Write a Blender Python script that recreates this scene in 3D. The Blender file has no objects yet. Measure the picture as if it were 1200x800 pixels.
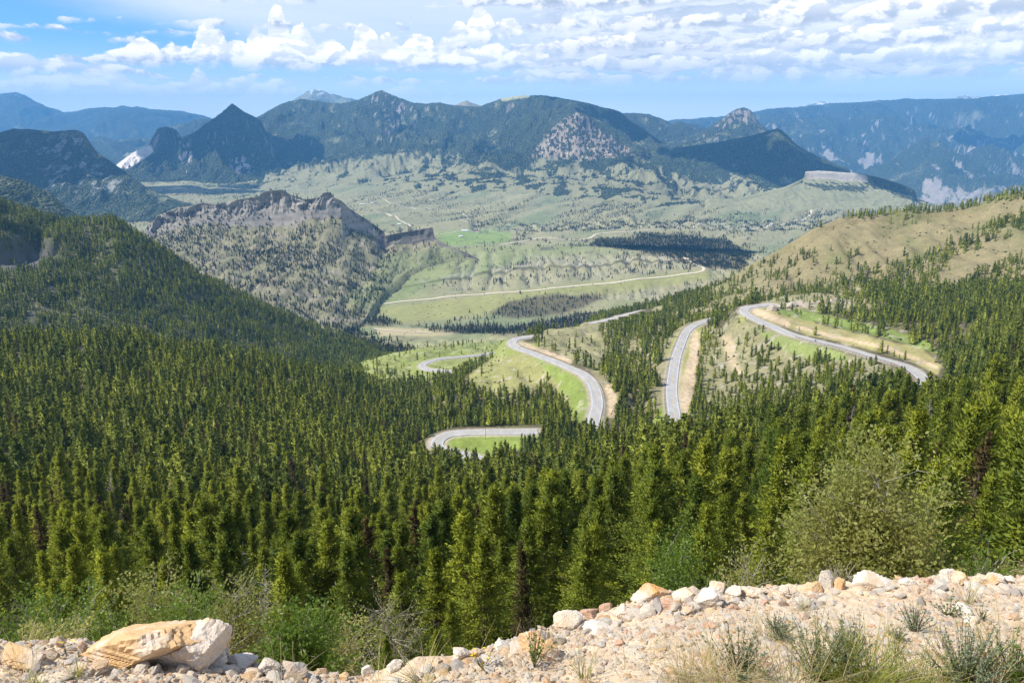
import bpy, bmesh, math, random
import numpy as np
from mathutils import Vector
R = math.radians
rng = np.random.default_rng(7)
random.seed(7)
scene = bpy.context.scene
COL = scene.collection

# ---------------------------------------------------------------- camera, sun, sky, exposure
FPX = 873.0                                   # focal length in photo pixels (photo 1200 x 800)
PITCH = R(16.6)
CP, SP = math.cos(PITCH), math.sin(PITCH)
cam_d = bpy.data.cameras.new('camera'); cam = bpy.data.objects.new('camera', cam_d); COL.objects.link(cam)
cam_d.sensor_width = 36; cam_d.lens = 36 * FPX / 1200
cam_d.clip_start = 0.1; cam_d.clip_end = 200000
cam.rotation_euler = (R(90) - PITCH, 0, 0)
scene.camera = cam
SUN_EL, SUN_DIR = R(51), (-0.975, -0.22)       # direction towards the sun on the ground plane
ch = math.cos(SUN_EL)
TOSUN = Vector((SUN_DIR[0] * ch, SUN_DIR[1] * ch, math.sin(SUN_EL))).normalized()
sd = bpy.data.lights.new('sun', 'SUN'); sun = bpy.data.objects.new('sun', sd); COL.objects.link(sun)
sd.energy = 4.9; sd.angle = R(0.5); sd.color = (1.0, 0.95, 0.86)
sun.rotation_euler = (-TOSUN).to_track_quat('-Z', 'Y').to_euler()
sun.location = (0, 0, 3000)
scene.view_settings.view_transform = 'Standard'; scene.view_settings.look = 'None'
scene.view_settings.exposure = 0.42; scene.view_settings.gamma = 1.0
cy = scene.cycles
cy.max_bounces = 6; cy.diffuse_bounces = 2; cy.glossy_bounces = 1; cy.transmission_bounces = 3
cy.transparent_max_bounces = 8; cy.volume_bounces = 1
cy.use_denoising = True; cy.denoising_prefilter = 'NONE'
cy.use_adaptive_sampling = True; cy.adaptive_threshold = 0.01
HAZE_DENSITY = 5.3e-5
HAZE_COLOR = (0.17, 0.50, 1.0, 1)

class S:
    """a socket with arithmetic"""
    tree = None
    def __init__(s, sock): s.k = sock
    @staticmethod
    def m(op, *a, clamp=False):
        n = S.tree.nodes.new('ShaderNodeMath'); n.operation = op; n.use_clamp = clamp
        for i, v in enumerate(a):
            if isinstance(v, S): S.tree.links.new(v.k, n.inputs[i])
            else: n.inputs[i].default_value = v
        return S(n.outputs[0])
    def __add__(s, o): return S.m('ADD', s, o)
    __radd__ = __add__
    def __sub__(s, o): return S.m('SUBTRACT', s, o)
    def __rsub__(s, o): return S.m('SUBTRACT', o, s)
    def __mul__(s, o): return S.m('MULTIPLY', s, o)
    __rmul__ = __mul__
    def __truediv__(s, o): return S.m('DIVIDE', s, o)
    def __rtruediv__(s, o): return S.m('DIVIDE', o, s)
def sstep(a, b, x):
    n = S.tree.nodes.new('ShaderNodeMapRange'); n.interpolation_type = 'SMOOTHSTEP'
    S.tree.links.new(x.k, n.inputs['Value'])
    for nm, v in (('From Min', a), ('From Max', b)):
        if isinstance(v, S): S.tree.links.new(v.k, n.inputs[nm])
        else: n.inputs[nm].default_value = v
    return S(n.outputs[0])
def vec(x, y, z=0.0):
    n = S.tree.nodes.new('ShaderNodeCombineXYZ')
    for i, v in enumerate((x, y, z)):
        if isinstance(v, S): S.tree.links.new(v.k, n.inputs[i])
        else: n.inputs[i].default_value = v
    return S(n.outputs[0])
def noise(v, scale=1.0, detail=4.0, rough=0.5, dist=0.0, lac=2.0, what=0):
    n = S.tree.nodes.new('ShaderNodeTexNoise')
    S.tree.links.new(v.k, n.inputs['Vector'])
    n.inputs['Scale'].default_value = scale; n.inputs['Detail'].default_value = detail
    n.inputs['Roughness'].default_value = rough; n.inputs['Distortion'].default_value = dist
    n.inputs['Lacunarity'].default_value = lac
    return S(n.outputs[what])
def voro(v, scale=1.0, what='Distance', rand=1.0):
    n = S.tree.nodes.new('ShaderNodeTexVoronoi'); S.tree.links.new(v.k, n.inputs['Vector'])
    n.inputs['Scale'].default_value = scale; n.inputs['Randomness'].default_value = rand
    return S(n.outputs[what])
def mix(f, a, b, mode='MIX'):
    n = S.tree.nodes.new('ShaderNodeMix'); n.data_type = 'RGBA'; n.blend_type = mode
    for i, v in ((0, f), (6, a), (7, b)):
        if isinstance(v, S): S.tree.links.new(v.k, n.inputs[i])
        else: n.inputs[i].default_value = v if i == 0 else (tuple(v) + (1,))[:4]
    return S(n.outputs[2])

world = bpy.data.worlds.new('World'); scene.world = world; world.use_nodes = True
wt = world.node_tree; wt.nodes.clear(); S.tree = wt
tc = wt.nodes.new('ShaderNodeTexCoord')
sep = wt.nodes.new('ShaderNodeSeparateXYZ'); wt.links.new(tc.outputs['Generated'], sep.inputs[0])
dx, dy, dz = S(sep.outputs[0]), S(sep.outputs[1]), S(sep.outputs[2])
az = S.m('ARCTAN2', dx, dy)
hor = S.m('SQRT', dx * dx + dy * dy)
el = dz / hor
def AZ(u): return math.atan((u - 600) / 945.0)
def EL(v, u=600): return ((-FPX * SP + (400 - v) * CP) / math.hypot(FPX * CP + (400 - v) * SP, u - 600))
nish = wt.nodes.new('ShaderNodeTexSky'); nish.sky_type = 'NISHITA'; nish.sun_disc = False
nish.sun_elevation = SUN_EL
nish.sun_rotation = math.atan2(SUN_DIR[0], SUN_DIR[1])
nish.altitude = 2400; nish.air_density = 1.0; nish.dust_density = 0.6; nish.ozone_density = 2.0
SKY_STRENGTH = 0.12
sky_rgb = mix(1.0, S(nish.outputs[0]), (SKY_STRENGTH * 0.50, SKY_STRENGTH * 0.80, SKY_STRENGTH * 1.10), 'MULTIPLY')
def cshape(u_, e_):
    """cumulus body noise"""
    p = vec(u_ * 22.0, e_ * 34.0, 3.1)
    return noise(p, 1.0, 9.0, 0.56, 0.25)
# --- thin high sheet, all but a blue gap at the upper left
line = sstep(-0.02, 0.035, el - (0.150 + (az + 0.62) * -0.235) + (noise(vec(az * 5.0, el * 16.0, 1.0), 1.0, 5, 0.55) - 0.5) * 0.05)
veil_n = noise(vec(az * 3.2 + el * 5.0, el * 26.0, 7.7), 1.0, 6, 0.55, 0.4)
right_open = sstep(-0.05, 0.20, az)
veil = line * sstep(0.035, 0.085, el) * (0.62 + veil_n * 0.5)
high = sstep(0.22, 0.60, el)                                       # the sheet and the broken layer thin out overhead
veil = S.m('MINIMUM', S.m('MAXIMUM', veil * (1.0 - high * 0.9), 0.0), 0.95)
col = mix(veil, sky_rgb, (0.72, 0.77, 0.84))
# horizon whitening
hz = 1.0 - sstep(0.0, 0.10, el)
col = mix(hz * 0.80, col, (0.85, 0.90, 0.95))
def cumulus(col, base, hgt, azlo, azhi, seed, tower=None, hazef=0.0, wob=0.010, cov=0.42, fx=7.0, shade=(0.46, 0.54, 0.66)):
    n1 = noise(vec(az * fx, seed, 0.0), 1.0, 3.0, 0.55)
    top = (n1 - cov) * (hgt * 5.0)
    if tower:
        for (tu, tw, th) in tower:
            d = (az - tu) / tw
            top = S.m('MAXIMUM', top, th - d * d * th)
    fad = sstep(azlo - 0.05, azlo + 0.05, az) * (1.0 - sstep(azhi - 0.05, azhi + 0.05, az))
    body = cshape(az + seed * 0.13, el + seed * 0.07)
    body_s = cshape(az + seed * 0.13 - 0.007, el + seed * 0.07 + 0.0065)   # a step towards the sun
    e = el - base + (noise(vec(az * 9.0, seed + 4.0, 0.0), 1.0, 2.0, 0.5) - 0.5) * wob
    dens = (top * fad - e) / hgt + (body - 0.5) * 2.6
    m_top = sstep(0.0, 0.20, dens)
    m_bot = sstep(-0.006, 0.006, e + (body - 0.5) * 0.03)
    m = m_top * m_bot * (1.0 - hazef)
    lit = sstep(-0.055, 0.075, body - body_s)
    hgt_lit = sstep(-0.002, hgt * 1.1, e)
    sh = S.m('MINIMUM', lit * 0.62 + hgt_lit * 0.5, 1.0)
    c = mix(sh, shade, (1.16, 1.10, 1.04))
    c = mix(hazef * 0.8, c, (0.74, 0.80, 0.86))
    return mix(m, col, c)
def TW(*l): return [(AZ(u), w / 945.0, h / 945.0) for u, w, h in l]
col = cumulus(col, EL(122), 0.014, -2.9, 0.05, 2.3, hazef=0.45, cov=0.34, fx=9.0)
col = cumulus(col, EL(112), 0.016, -2.9, AZ(330), 8.7, hazef=0.30, cov=0.34, fx=9.0, tower=TW((60, 60, 20), (225, 18, 26), (200, 60, 12), (300, 50, 14), (120, 70, 14)))
col = cumulus(col, EL(93), 0.014, -2.9, AZ(160), 14.7, hazef=0.12, cov=0.36, tower=TW((40, 70, 16), (130, 60, 12)))
col = cumulus(col, EL(80), 0.017, AZ(110), AZ(660), 5.2, cov=0.34, fx=10.0,
              tower=TW((130, 40, 16), (160, 25, 30), (205, 30, 22), (245, 30, 40), (275, 25, 34), (300, 25, 42), (325, 20, 62), (350, 30, 44), (385, 30, 36), (427, 24, 48), (455, 30, 34), (490, 34, 40), (530, 40, 40), (575, 40, 30), (620, 40, 26)))
col = cumulus(col, EL(46), 0.014, AZ(525), AZ(720), 11.9, cov=0.46, tower=TW((535, 18, 34), (562, 22, 42), (595, 24, 26)))
# --- broken layer of stratocumulus on the right, and all round behind the camera
inv = S.m('LOGARITHM', S.m('MAXIMUM', el, -0.05) + 0.12, 2.718)
def deckn(o1, o2):
    w = noise(vec(az * 5.0, inv * 4.0, 1.0), 1.0, 3, 0.5)
    return noise(vec((az + o1) * 13.0 + w * 1.2, (el + o2) * 44.0 + w * 1.5, 5.5), 1.0, 10.0, 0.60, 0.1)
dn = deckn(0.0, 0.0); dn2 = deckn(-0.004, 0.0065)
side = sstep(AZ(560), AZ(700), az + (noise(vec(az * 6.0, el * 20.0, 2.0), 1.0, 3) - 0.5) * 0.2)
behind = sstep(1.3, 1.8, S.m('ABSOLUTE', az))
region = S.m('MAXIMUM', side, behind * 0.7) * (1.0 - high * 0.85)
fade = sstep(EL(104), EL(70), el + (noise(vec(az * 7.0, el * 9.0, 9.0), 1.0, 3) - 0.5) * 0.03)
dm = sstep(0.40, 0.50, dn + fade * 0.13 - (1.0 - fade) * 0.22) * region * sstep(0.0, 0.35, fade)
dlit = sstep(-0.055, 0.06, dn - dn2)
thick = sstep(0.45, 0.72, dn)
sh = S.m('MAXIMUM', S.m('MINIMUM', 0.22 + dlit * 0.66 - thick * 0.40, 1.0), 0.0)
dc = mix(sh, (0.48, 0.55, 0.66), (0.92, 0.92, 0.92))
col = mix(dm, col, dc)
col = cumulus(col, EL(97), 0.012, AZ(560), 1.2, 17.0, hazef=0.30, cov=0.30, fx=12.0)
col = cumulus(col, EL(80), 0.016, AZ(560), 1.3, 23.1, hazef=0.12, cov=0.30, fx=9.0)
col = cumulus(col, EL(58), 0.021, AZ(620), 1.3, 29.7, cov=0.33, fx=7.5, shade=(0.45, 0.51, 0.62))
col = cumulus(col, EL(34), 0.026, AZ(590), 1.3, 35.3, cov=0.34, fx=6.0, shade=(0.42, 0.48, 0.58))
col = cumulus(col, EL(6), 0.034, AZ(560), 1.4, 41.9, cov=0.32, fx=4.5, shade=(0.39, 0.45, 0.56))
# grey curtain of distant rain above the mountains on the right
rain = 0.5 * sstep(AZ(620), AZ(820), az) * (1.0 - sstep(AZ(1200), AZ(1500), az)) * sstep(EL(150), EL(105), el) * (1.0 - sstep(EL(100), EL(60), el))
col = mix(rain * 0.45, col, (0.36, 0.56, 0.80))
glow = 1.0 - sstep(0.005, 0.055, el)                              # bright air low over the horizon
col = mix(glow, col, (1.05, 1.15, 1.10))
below = 1.0 - sstep(-0.03, 0.0, el)
col = mix(below, col, (0.30, 0.42, 0.55))
bg = wt.nodes.new('ShaderNodeBackground'); wt.links.new(col.k, bg.inputs[0]); bg.inputs[1].default_value = 1.0
wo = wt.nodes.new('ShaderNodeOutputWorld'); wt.links.new(bg.outputs[0], wo.inputs[0])
world.cycles.sampling_method = 'MANUAL'; world.cycles.sample_map_resolution = 512

# ---------------------------------------------------------------- helpers
def tag(o, label=None, cat=None, group=None, kind=None):
    if label: o['label'] = label
    if cat: o['category'] = cat
    if group: o['group'] = group
    if kind: o['kind'] = kind
    return o
def P(u, v, Y):
    yy = FPX * CP + (400 - v) * SP
    return ((u - 600) * Y / yy, Y, (-FPX * SP + (400 - v) * CP) * Y / yy)
def proj(x, y, z):
    c = y * CP - z * SP; up = y * SP + z * CP
    c = np.maximum(c, 0.05)
    return 600 + FPX * x / c, 400 - FPX * up / c
_perm = rng.permutation(4096)
_g = rng.uniform(0, 2 * np.pi, 4096); _gx, _gy = np.cos(_g), np.sin(_g)
def perlin(x, y):
    xi = np.floor(x).astype(np.int64); yi = np.floor(y).astype(np.int64)
    xf = x - xi; yf = y - yi
    u = xf * xf * xf * (xf * (xf * 6 - 15) + 10); v = yf * yf * yf * (yf * (yf * 6 - 15) + 10)
    def g(ix, iy, fx, fy):
        h = _perm[(_perm[ix & 4095] + iy) & 4095]
        return _gx[h] * fx + _gy[h] * fy
    a = g(xi, yi, xf, yf); b = g(xi + 1, yi, xf - 1, yf)
    c = g(xi, yi + 1, xf, yf - 1); d = g(xi + 1, yi + 1, xf - 1, yf - 1)
    return (a + u * (b - a)) * (1 - v) + (c + u * (d - c)) * v      # about -0.7 .. 0.7
def fbm(x, y, o=5, gain=0.5, seed=0.0):
    s = 0; a = 1; f = 1
    for i in range(o):
        s = s + a * perlin(x * f + seed * 17.3 + i * 31.7, y * f - seed * 9.1 + i * 11.3); a *= gain; f *= 2.03
    return s * 1.25
def ridged(x, y, o=4, gain=0.5, seed=0.0):
    s = 0; a = 1; f = 1; t = 0
    for i in range(o):
        s = s + a * (1 - 2.6 * np.abs(perlin(x * f + seed * 13.1 + i * 7.7, y * f + i * 3.3))); t += a; a *= gain; f *= 2.1
    return s / t
def ss(a, b, x):
    t = np.clip((x - a) / (b - a), 0, 1); return t * t * (3 - 2 * t)
def sdist(u, v, pts):
    """signed distance to a polygon in map pixels, positive inside"""
    pts = np.array(pts, float); n = len(pts)
    d = np.full(u.shape, 1e9); ins = np.zeros(u.shape, bool)
    for i in range(n):
        ax, ay = pts[i]; bx, by = pts[(i + 1) % n]
        ex, ey = bx - ax, by - ay
        t = np.clip(((u - ax) * ex + (v - ay) * ey) / (ex * ex + ey * ey + 1e-9), 0, 1)
        d = np.minimum(d, (u - ax - t * ex) ** 2 + (v - ay - t * ey) ** 2)
        cr = ((ay > v) != (by > v)) & (u < ex * (v - ay) / (ey + (1e-9 if ey == 0 else 0)) + ax)
        ins ^= cr
    return np.where(ins, 1, -1) * np.sqrt(d)
def linedist(u, v, pts):
    pts = np.array(pts, float); d = np.full(u.shape, 1e9)
    for i in range(len(pts) - 1):
        ax, ay = pts[i]; bx, by = pts[i + 1]; ex, ey = bx - ax, by - ay
        t = np.clip(((u - ax) * ex + (v - ay) * ey) / (ex * ex + ey * ey + 1e-9), 0, 1)
        d = np.minimum(d, (u - ax - t * ex) ** 2 + (v - ay - t * ey) ** 2)
    return np.sqrt(d)
def poly(u, v, pts, soft=2.0, warp=None):
    d = sdist(u, v, pts)
    if warp is not None: d = d + warp
    return ss(-soft, soft, d)
def lerp3(c, col, m):
    return c + (np.array(col, float) - c) * m[..., None]

def mesh_obj(name, verts, faces, mats, attrs=None, parent=None, smooth=True, matidx=None, link=True):
    """verts (n,3) array; faces (m,k) array or list of them"""
    me = bpy.data.meshes.new(name)
    if not isinstance(faces, (list, tuple)): faces = [faces]
    faces = [np.asarray(f, dtype=np.int32) for f in faces if len(f)]
    nl = sum(f.size for f in faces); nf = sum(len(f) for f in faces)
    me.vertices.add(len(verts)); me.vertices.foreach_set('co', np.asarray(verts, np.float32).ravel())
    me.loops.add(nl); me.loops.foreach_set('vertex_index', np.concatenate([f.ravel() for f in faces]))
    me.polygons.add(nf)
    tot = np.concatenate([np.full(len(f), f.shape[1], np.int32) for f in faces])
    st = np.concatenate([[0], np.cumsum(tot)[:-1]]).astype(np.int32)
    me.polygons.foreach_set('loop_start', st)
    if matidx is not None: me.polygons.foreach_set('material_index', np.asarray(matidx, np.int32))
    me.polygons.foreach_set('use_smooth', np.full(nf, bool(smooth)))
    for nm, arr in (attrs or {}).items():
        arr = np.asarray(arr, np.float32)
        if arr.ndim == 2:
            at = me.attributes.new(nm, 'FLOAT_COLOR', 'POINT')
            c4 = np.ones((len(arr), 4), np.float32); c4[:, :3] = np.clip(arr, 0, 1); at.data.foreach_set('color', c4.ravel())
        else:
            at = me.attributes.new(nm, 'FLOAT', 'POINT'); at.data.foreach_set('value', arr)
    me.update(calc_edges=True)
    for m in (mats if isinstance(mats, (list, tuple)) else [mats]): me.materials.append(m)
    if not link: return me
    o = bpy.data.objects.new(name, me); COL.objects.link(o)
    if parent: o.parent = parent
    return o
def inst(name, me, loc=(0, 0, 0), rz=0.0, sc=1.0, parent=None):
    o = bpy.data.objects.new(name, me); COL.objects.link(o)
    o.location = loc; o.rotation_euler = (0, 0, rz); o.scale = (sc, sc, sc) if not hasattr(sc, '__len__') else sc
    if parent: o.parent = parent
    return o
def empty(name, loc=(0, 0, 0), rz=0.0, sc=1.0):
    o = bpy.data.objects.new(name, None); COL.objects.link(o); o.empty_display_size = 0.2
    o.location = loc; o.rotation_euler = (0, 0, rz); o.scale = (sc, sc, sc)
    return o
def grid_faces(nr, nc):
    i = np.arange((nr - 1) * (nc - 1)); r = i // (nc - 1); c = i % (nc - 1)
    a = r * nc + c
    return np.stack([a, a + 1, a + nc + 1, a + nc], 1)

# ---------------------------------------------------------------- materials
def new_mat(name):
    m = bpy.data.materials.new(name); m.use_nodes = True; t = m.node_tree; t.nodes.clear(); S.tree = t
    out = t.nodes.new('ShaderNodeOutputMaterial'); b = t.nodes.new('ShaderNodeBsdfPrincipled')
    t.links.new(b.outputs[0], out.inputs[0]); b.inputs['Roughness'].default_value = 0.9
    b.inputs['Specular IOR Level'].default_value = 0.2
    return m, t, b, out
def setc(t, b, c):
    if isinstance(c, S): t.links.new(c.k, b.inputs['Base Color'])
    else: b.inputs['Base Color'].default_value = (*c, 1)
def bump(t, b, h, strength, dist):
    n = t.nodes.new('ShaderNodeBump'); n.inputs['Strength'].default_value = strength; n.inputs['Distance'].default_value = dist
    t.links.new(h.k, n.inputs['Height']); t.links.new(n.outputs[0], b.inputs['Normal'])
def coord(t, kind='Object'):
    return S(t.nodes.new('ShaderNodeTexCoord').outputs[kind])
def geo_pos(t):
    return S(t.nodes.new('ShaderNodeNewGeometry').outputs['Position'])
def attr(t, nm, out='Color'):
    n = t.nodes.new('ShaderNodeAttribute'); n.attribute_name = nm; return S(n.outputs[out])
def mat_terrain(name, sc, var=0.5, bdist=1.0, bstr=0.5, forest=False, rockfreq=1.0):
    """ground whose colour map is carried by the mesh; noise sizes in metres"""
    m, t, b, out = new_mat(name)
    p = coord(t); c = attr(t, 'col')
    n1 = noise(p, 1.0 / sc, 8, 0.62); n2 = noise(p, 1.0 / (sc * 7), 5, 0.55)
    f = (n1 - 0.5) * (var * 1.6) + (n2 - 0.5) * var + 1.0
    c = mix(1.0, c, vec(f, f, f), 'MULTIPLY')
    if forest:
        fa = attr(t, 'forest', 'Fac')
        v = voro(p, 1.0 / 11.0); n3 = noise(p, 1.0 / 16.0, 3, 0.6)
        keep = sstep(0.30, 0.62, fa + (n3 - 0.5) * 1.1)
        spot = sstep(0.95, 0.25, v)
        fc = mix(sstep(0.3, 0.7, n3), (0.011, 0.026, 0.016), (0.062, 0.086, 0.036))
        c = mix(keep * (0.55 + spot * 0.45), c, fc)
        h = keep * spot * 1.4 + n1 * 0.6
        bump(t, b, h, 1.0, 9.0)
        rk = attr(t, 'rock', 'Fac')
        st = noise(vec(S(t.nodes.new('ShaderNodeSeparateXYZ').outputs[0]), 0.0), 1.0) if False else None
    else:
        bump(t, b, n1, bstr, bdist)
    setc(t, b, c)
    return m
M_hill = mat_terrain('hillside_soil_and_grass', 3.0, 0.7, 0.8, 0.6)
M_valley = mat_terrain('valley_grassland', 14.0, 0.45, 3.0, 0.5)
M_mount = mat_terrain('mountain_slopes', 30.0, 0.5, 10.0, 0.6, forest=True)

def mat_leaf(name, c1, c2, trans=0.35, tcol=None, rough=0.6, spec=0.25):
    m, t, b, out = new_mat(name)
    oi = t.nodes.new('ShaderNodeObjectInfo'); r = S(oi.outputs['Random'])
    p = coord(t); n1 = noise(p, 0.9, 3, 0.5)
    loc = S(oi.outputs['Location']); n2 = noise(loc, 0.022, 3, 0.5)
    f = S.m('MINIMUM', S.m('MAXIMUM', r * 0.6 + (n1 - 0.5) * 1.3 + (n2 - 0.5) * 1.6 + 0.2, 0.0), 1.0)
    c = mix(f, c1, c2)
    b.inputs['Roughness'].default_value = rough; b.inputs['Specular IOR Level'].default_value = spec
    setc(t, b, c)
    tr = t.nodes.new('ShaderNodeBsdfTranslucent'); tcc = mix(0.6, c, tcol or tuple(min(1, x * 1.7) for x in c2))
    t.links.new(tcc.k, tr.inputs[0])
    ms = t.nodes.new('ShaderNodeMixShader'); ms.inputs[0].default_value = trans
    t.links.new(b.outputs[0], ms.inputs[1]); t.links.new(tr.outputs[0], ms.inputs[2]); t.links.new(ms.outputs[0], out.inputs[0])
    return m
M_needle = mat_leaf('conifer_needles', (0.065, 0.112, 0.014), (0.37, 0.395, 0.035), 0.22)
M_needle_far = mat_leaf('conifer_needles_far', (0.055, 0.095, 0.017), (0.33, 0.36, 0.044), 0.16)
M_needle_brown = mat_leaf('drying_needles', (0.075, 0.06, 0.02), (0.15, 0.11, 0.035), 0.25)
M_needle_blue = mat_leaf('juniper_needles', (0.022, 0.036, 0.016), (0.055, 0.072, 0.026), 0.1)
M_leaf = mat_leaf('broad_leaves', (0.07, 0.12, 0.015), (0.17, 0.25, 0.03), 0.4, rough=0.45, spec=0.4)
M_leaf_dry = mat_leaf('olive_leaves', (0.17, 0.19, 0.04), (0.42, 0.40, 0.12), 0.35, rough=0.5, spec=0.35)
M_sage = mat_leaf('grey_green_leaves', (0.13, 0.17, 0.09), (0.24, 0.29, 0.16), 0.2)
M_grass = mat_leaf('green_blades', (0.13, 0.16, 0.02), (0.28, 0.30, 0.05), 0.4, rough=0.5)
M_straw = mat_leaf('dry_blades', (0.36, 0.27, 0.13), (0.62, 0.50, 0.28), 0.35, rough=0.5)
def simple(name, c1, c2, scale, rough=0.85, bs=0.3, bd=0.02, spec=0.2, det=5, stretch=None):
    m, t, b, out = new_mat(name); p = coord(t)
    if stretch:
        mp = t.nodes.new('ShaderNodeMapping'); mp.inputs['Scale'].default_value = stretch; t.links.new(p.k, mp.inputs[0]); p = S(mp.outputs[0])
    n1 = noise(p, scale, det, 0.6); setc(t, b, mix(sstep(0.3, 0.7, n1), c1, c2)); bump(t, b, n1, bs, bd)
    b.inputs['Roughness'].default_value = rough; b.inputs['Specular IOR Level'].default_value = spec
    return m
M_bark = simple('bark', (0.06, 0.045, 0.03), (0.16, 0.12, 0.085), 6, bd=0.03)
M_deadwood = simple('grey_dead_wood', (0.22, 0.19, 0.16), (0.46, 0.42, 0.37), 9)
M_asphalt = simple('pale_worn_asphalt', (0.34, 0.33, 0.325), (0.43, 0.42, 0.41), 0.25, bs=0.1, stretch=(1, .25, 1))
M_white = simple('white_road_paint', (0.72, 0.72, 0.70), (0.80, 0.80, 0.78), 2)
M_yellow = simple('yellow_road_paint', (0.50, 0.40, 0.10), (0.58, 0.46, 0.14), 2)
M_gravelroad = simple('gravel_road', (0.55, 0.47, 0.34), (0.66, 0.58, 0.44), 0.2)
M_rust = simple('weathered_steel', (0.10, 0.06, 0.035), (0.18, 0.10, 0.06), 2, rough=0.7)
M_wood = simple('weathered_timber', (0.20, 0.13, 0.08), (0.32, 0.22, 0.14), 3)
M_wallw = simple('pale_house_wall', (0.6, 0.55, 0.48), (0.7, 0.66, 0.6), 0.5)
M_roof = simple('brown_roof', (0.16, 0.09, 0.07), (0.25, 0.14, 0.10), 0.5)
M_roofw = simple('metal_roof', (0.6, 0.62, 0.64), (0.7, 0.72, 0.73), 0.5, rough=0.5)
M_dark = simple('dark_paint', (0.02, 0.02, 0.025), (0.04, 0.04, 0.045), 5, rough=0.4, spec=0.5)
M_glass = simple('window_glass', (0.03, 0.04, 0.05), (0.05, 0.06, 0.07), 1, rough=0.15, spec=0.6, bs=0.0)
M_jacket = simple('dark_riding_clothes', (0.03, 0.03, 0.04), (0.06, 0.05, 0.06), 8)
M_skin = simple('skin', (0.45, 0.28, 0.2), (0.5, 0.32, 0.23), 8)
M_chrome = simple('motorcycle_metal', (0.3, 0.3, 0.32), (0.5, 0.5, 0.52), 8, rough=0.3, spec=0.6)
def mat_rock(name, base, stain, dark, sc=9.0, amt=0.5):
    m, t, b, out = new_mat(name); p = coord(t); oi = t.nodes.new('ShaderNodeObjectInfo'); r = S(oi.outputs['Random'])
    pp = S.m('MULTIPLY', r, 37.0); v2 = t.nodes.new('ShaderNodeVectorMath'); v2.operation = 'ADD'
    t.links.new(p.k, v2.inputs[0]); t.links.new(vec(pp, pp, pp).k, v2.inputs[1]); q = S(v2.outputs[0])
    n1 = noise(q, sc * 0.45, 5, 0.6); n2 = noise(q, sc * 2.2, 6, 0.65); n3 = noise(q, sc * 9, 4, 0.6)
    c = mix(sstep(0.62 - 0.24 * amt, 0.78 - 0.18 * amt, n1 + (r - 0.5) * 0.18), base, stain)
    c = mix(sstep(0.56, 0.72, n2) * 0.55, c, dark)
    f = 0.75 + n3 * 0.5; c = mix(1.0, c, vec(f, f, f), 'MULTIPLY')
    setc(t, b, c); bump(t, b, n2 * 0.7 + n3 * 0.4, 0.7, 0.06 / sc * 3)
    return m
M_rock_pale = mat_rock('pale_limestone', (0.66, 0.56, 0.45), (0.62, 0.34, 0.12), (0.34, 0.25, 0.17), 9, 0.45)
M_rock_orange = mat_rock('ochre_limestone', (0.62, 0.40, 0.20), (0.68, 0.56, 0.43), (0.34, 0.17, 0.08), 9, 0.8)
M_rock_white = mat_rock('whitish_limestone', (0.66, 0.59, 0.49), (0.60, 0.46, 0.31), (0.38, 0.30, 0.23), 10, 0.25)
M_rock_grey = mat_rock('grey_limestone', (0.40, 0.36, 0.32), (0.50, 0.36, 0.24), (0.20, 0.17, 0.15), 12, 0.3)
M_rock_mid = mat_rock('outcrop_rock', (0.42, 0.37, 0.30), (0.40, 0.29, 0.19), (0.18, 0.15, 0.12), 0.5, 0.4)
# ---------------------------------------------------------------- large structure: terrain
def pchip(y, t_new):
    """monotone cubic along axis 0 with knots 0..K-1; y (K, n)"""
    K = y.shape[0]; d = np.diff(y, axis=0); m = np.zeros_like(y)
    s = np.sign(d[:-1]) * np.sign(d[1:])
    h = 2 * d[:-1] * d[1:] / np.where(np.abs(d[:-1] + d[1:]) < 1e-9, 1e-9, d[:-1] + d[1:])
    m[1:-1] = np.where(s > 0, h, 0); m[0] = d[0]; m[-1] = d[-1]
    i = np.clip(t_new.astype(int), 0, K - 2); f = (t_new - i)[:, None]
    y0, y1, m0, m1 = y[i], y[i + 1], m[i], m[i + 1]
    f2, f3 = f * f, f * f * f
    return (2 * f3 - 3 * f2 + 1) * y0 + (f3 - 2 * f2 + f) * m0 + (-2 * f3 + 3 * f2) * y1 + (f3 - f2) * m1
def row_fn(row, a):
    pts = [P(*q) if len(q) == 3 else (q[0] * q[1], q[1], q[2]) for q in row]
    aa = np.array([p[0] / p[1] for p in pts]); o = np.argsort(aa)
    Y = np.interp(a, aa[o], np.array([p[1] for p in pts])[o])
    q = np.interp(a, aa[o], np.array([p[2] / p[1] for p in pts])[o])
    return Y, q * Y
class Land: pass
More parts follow.
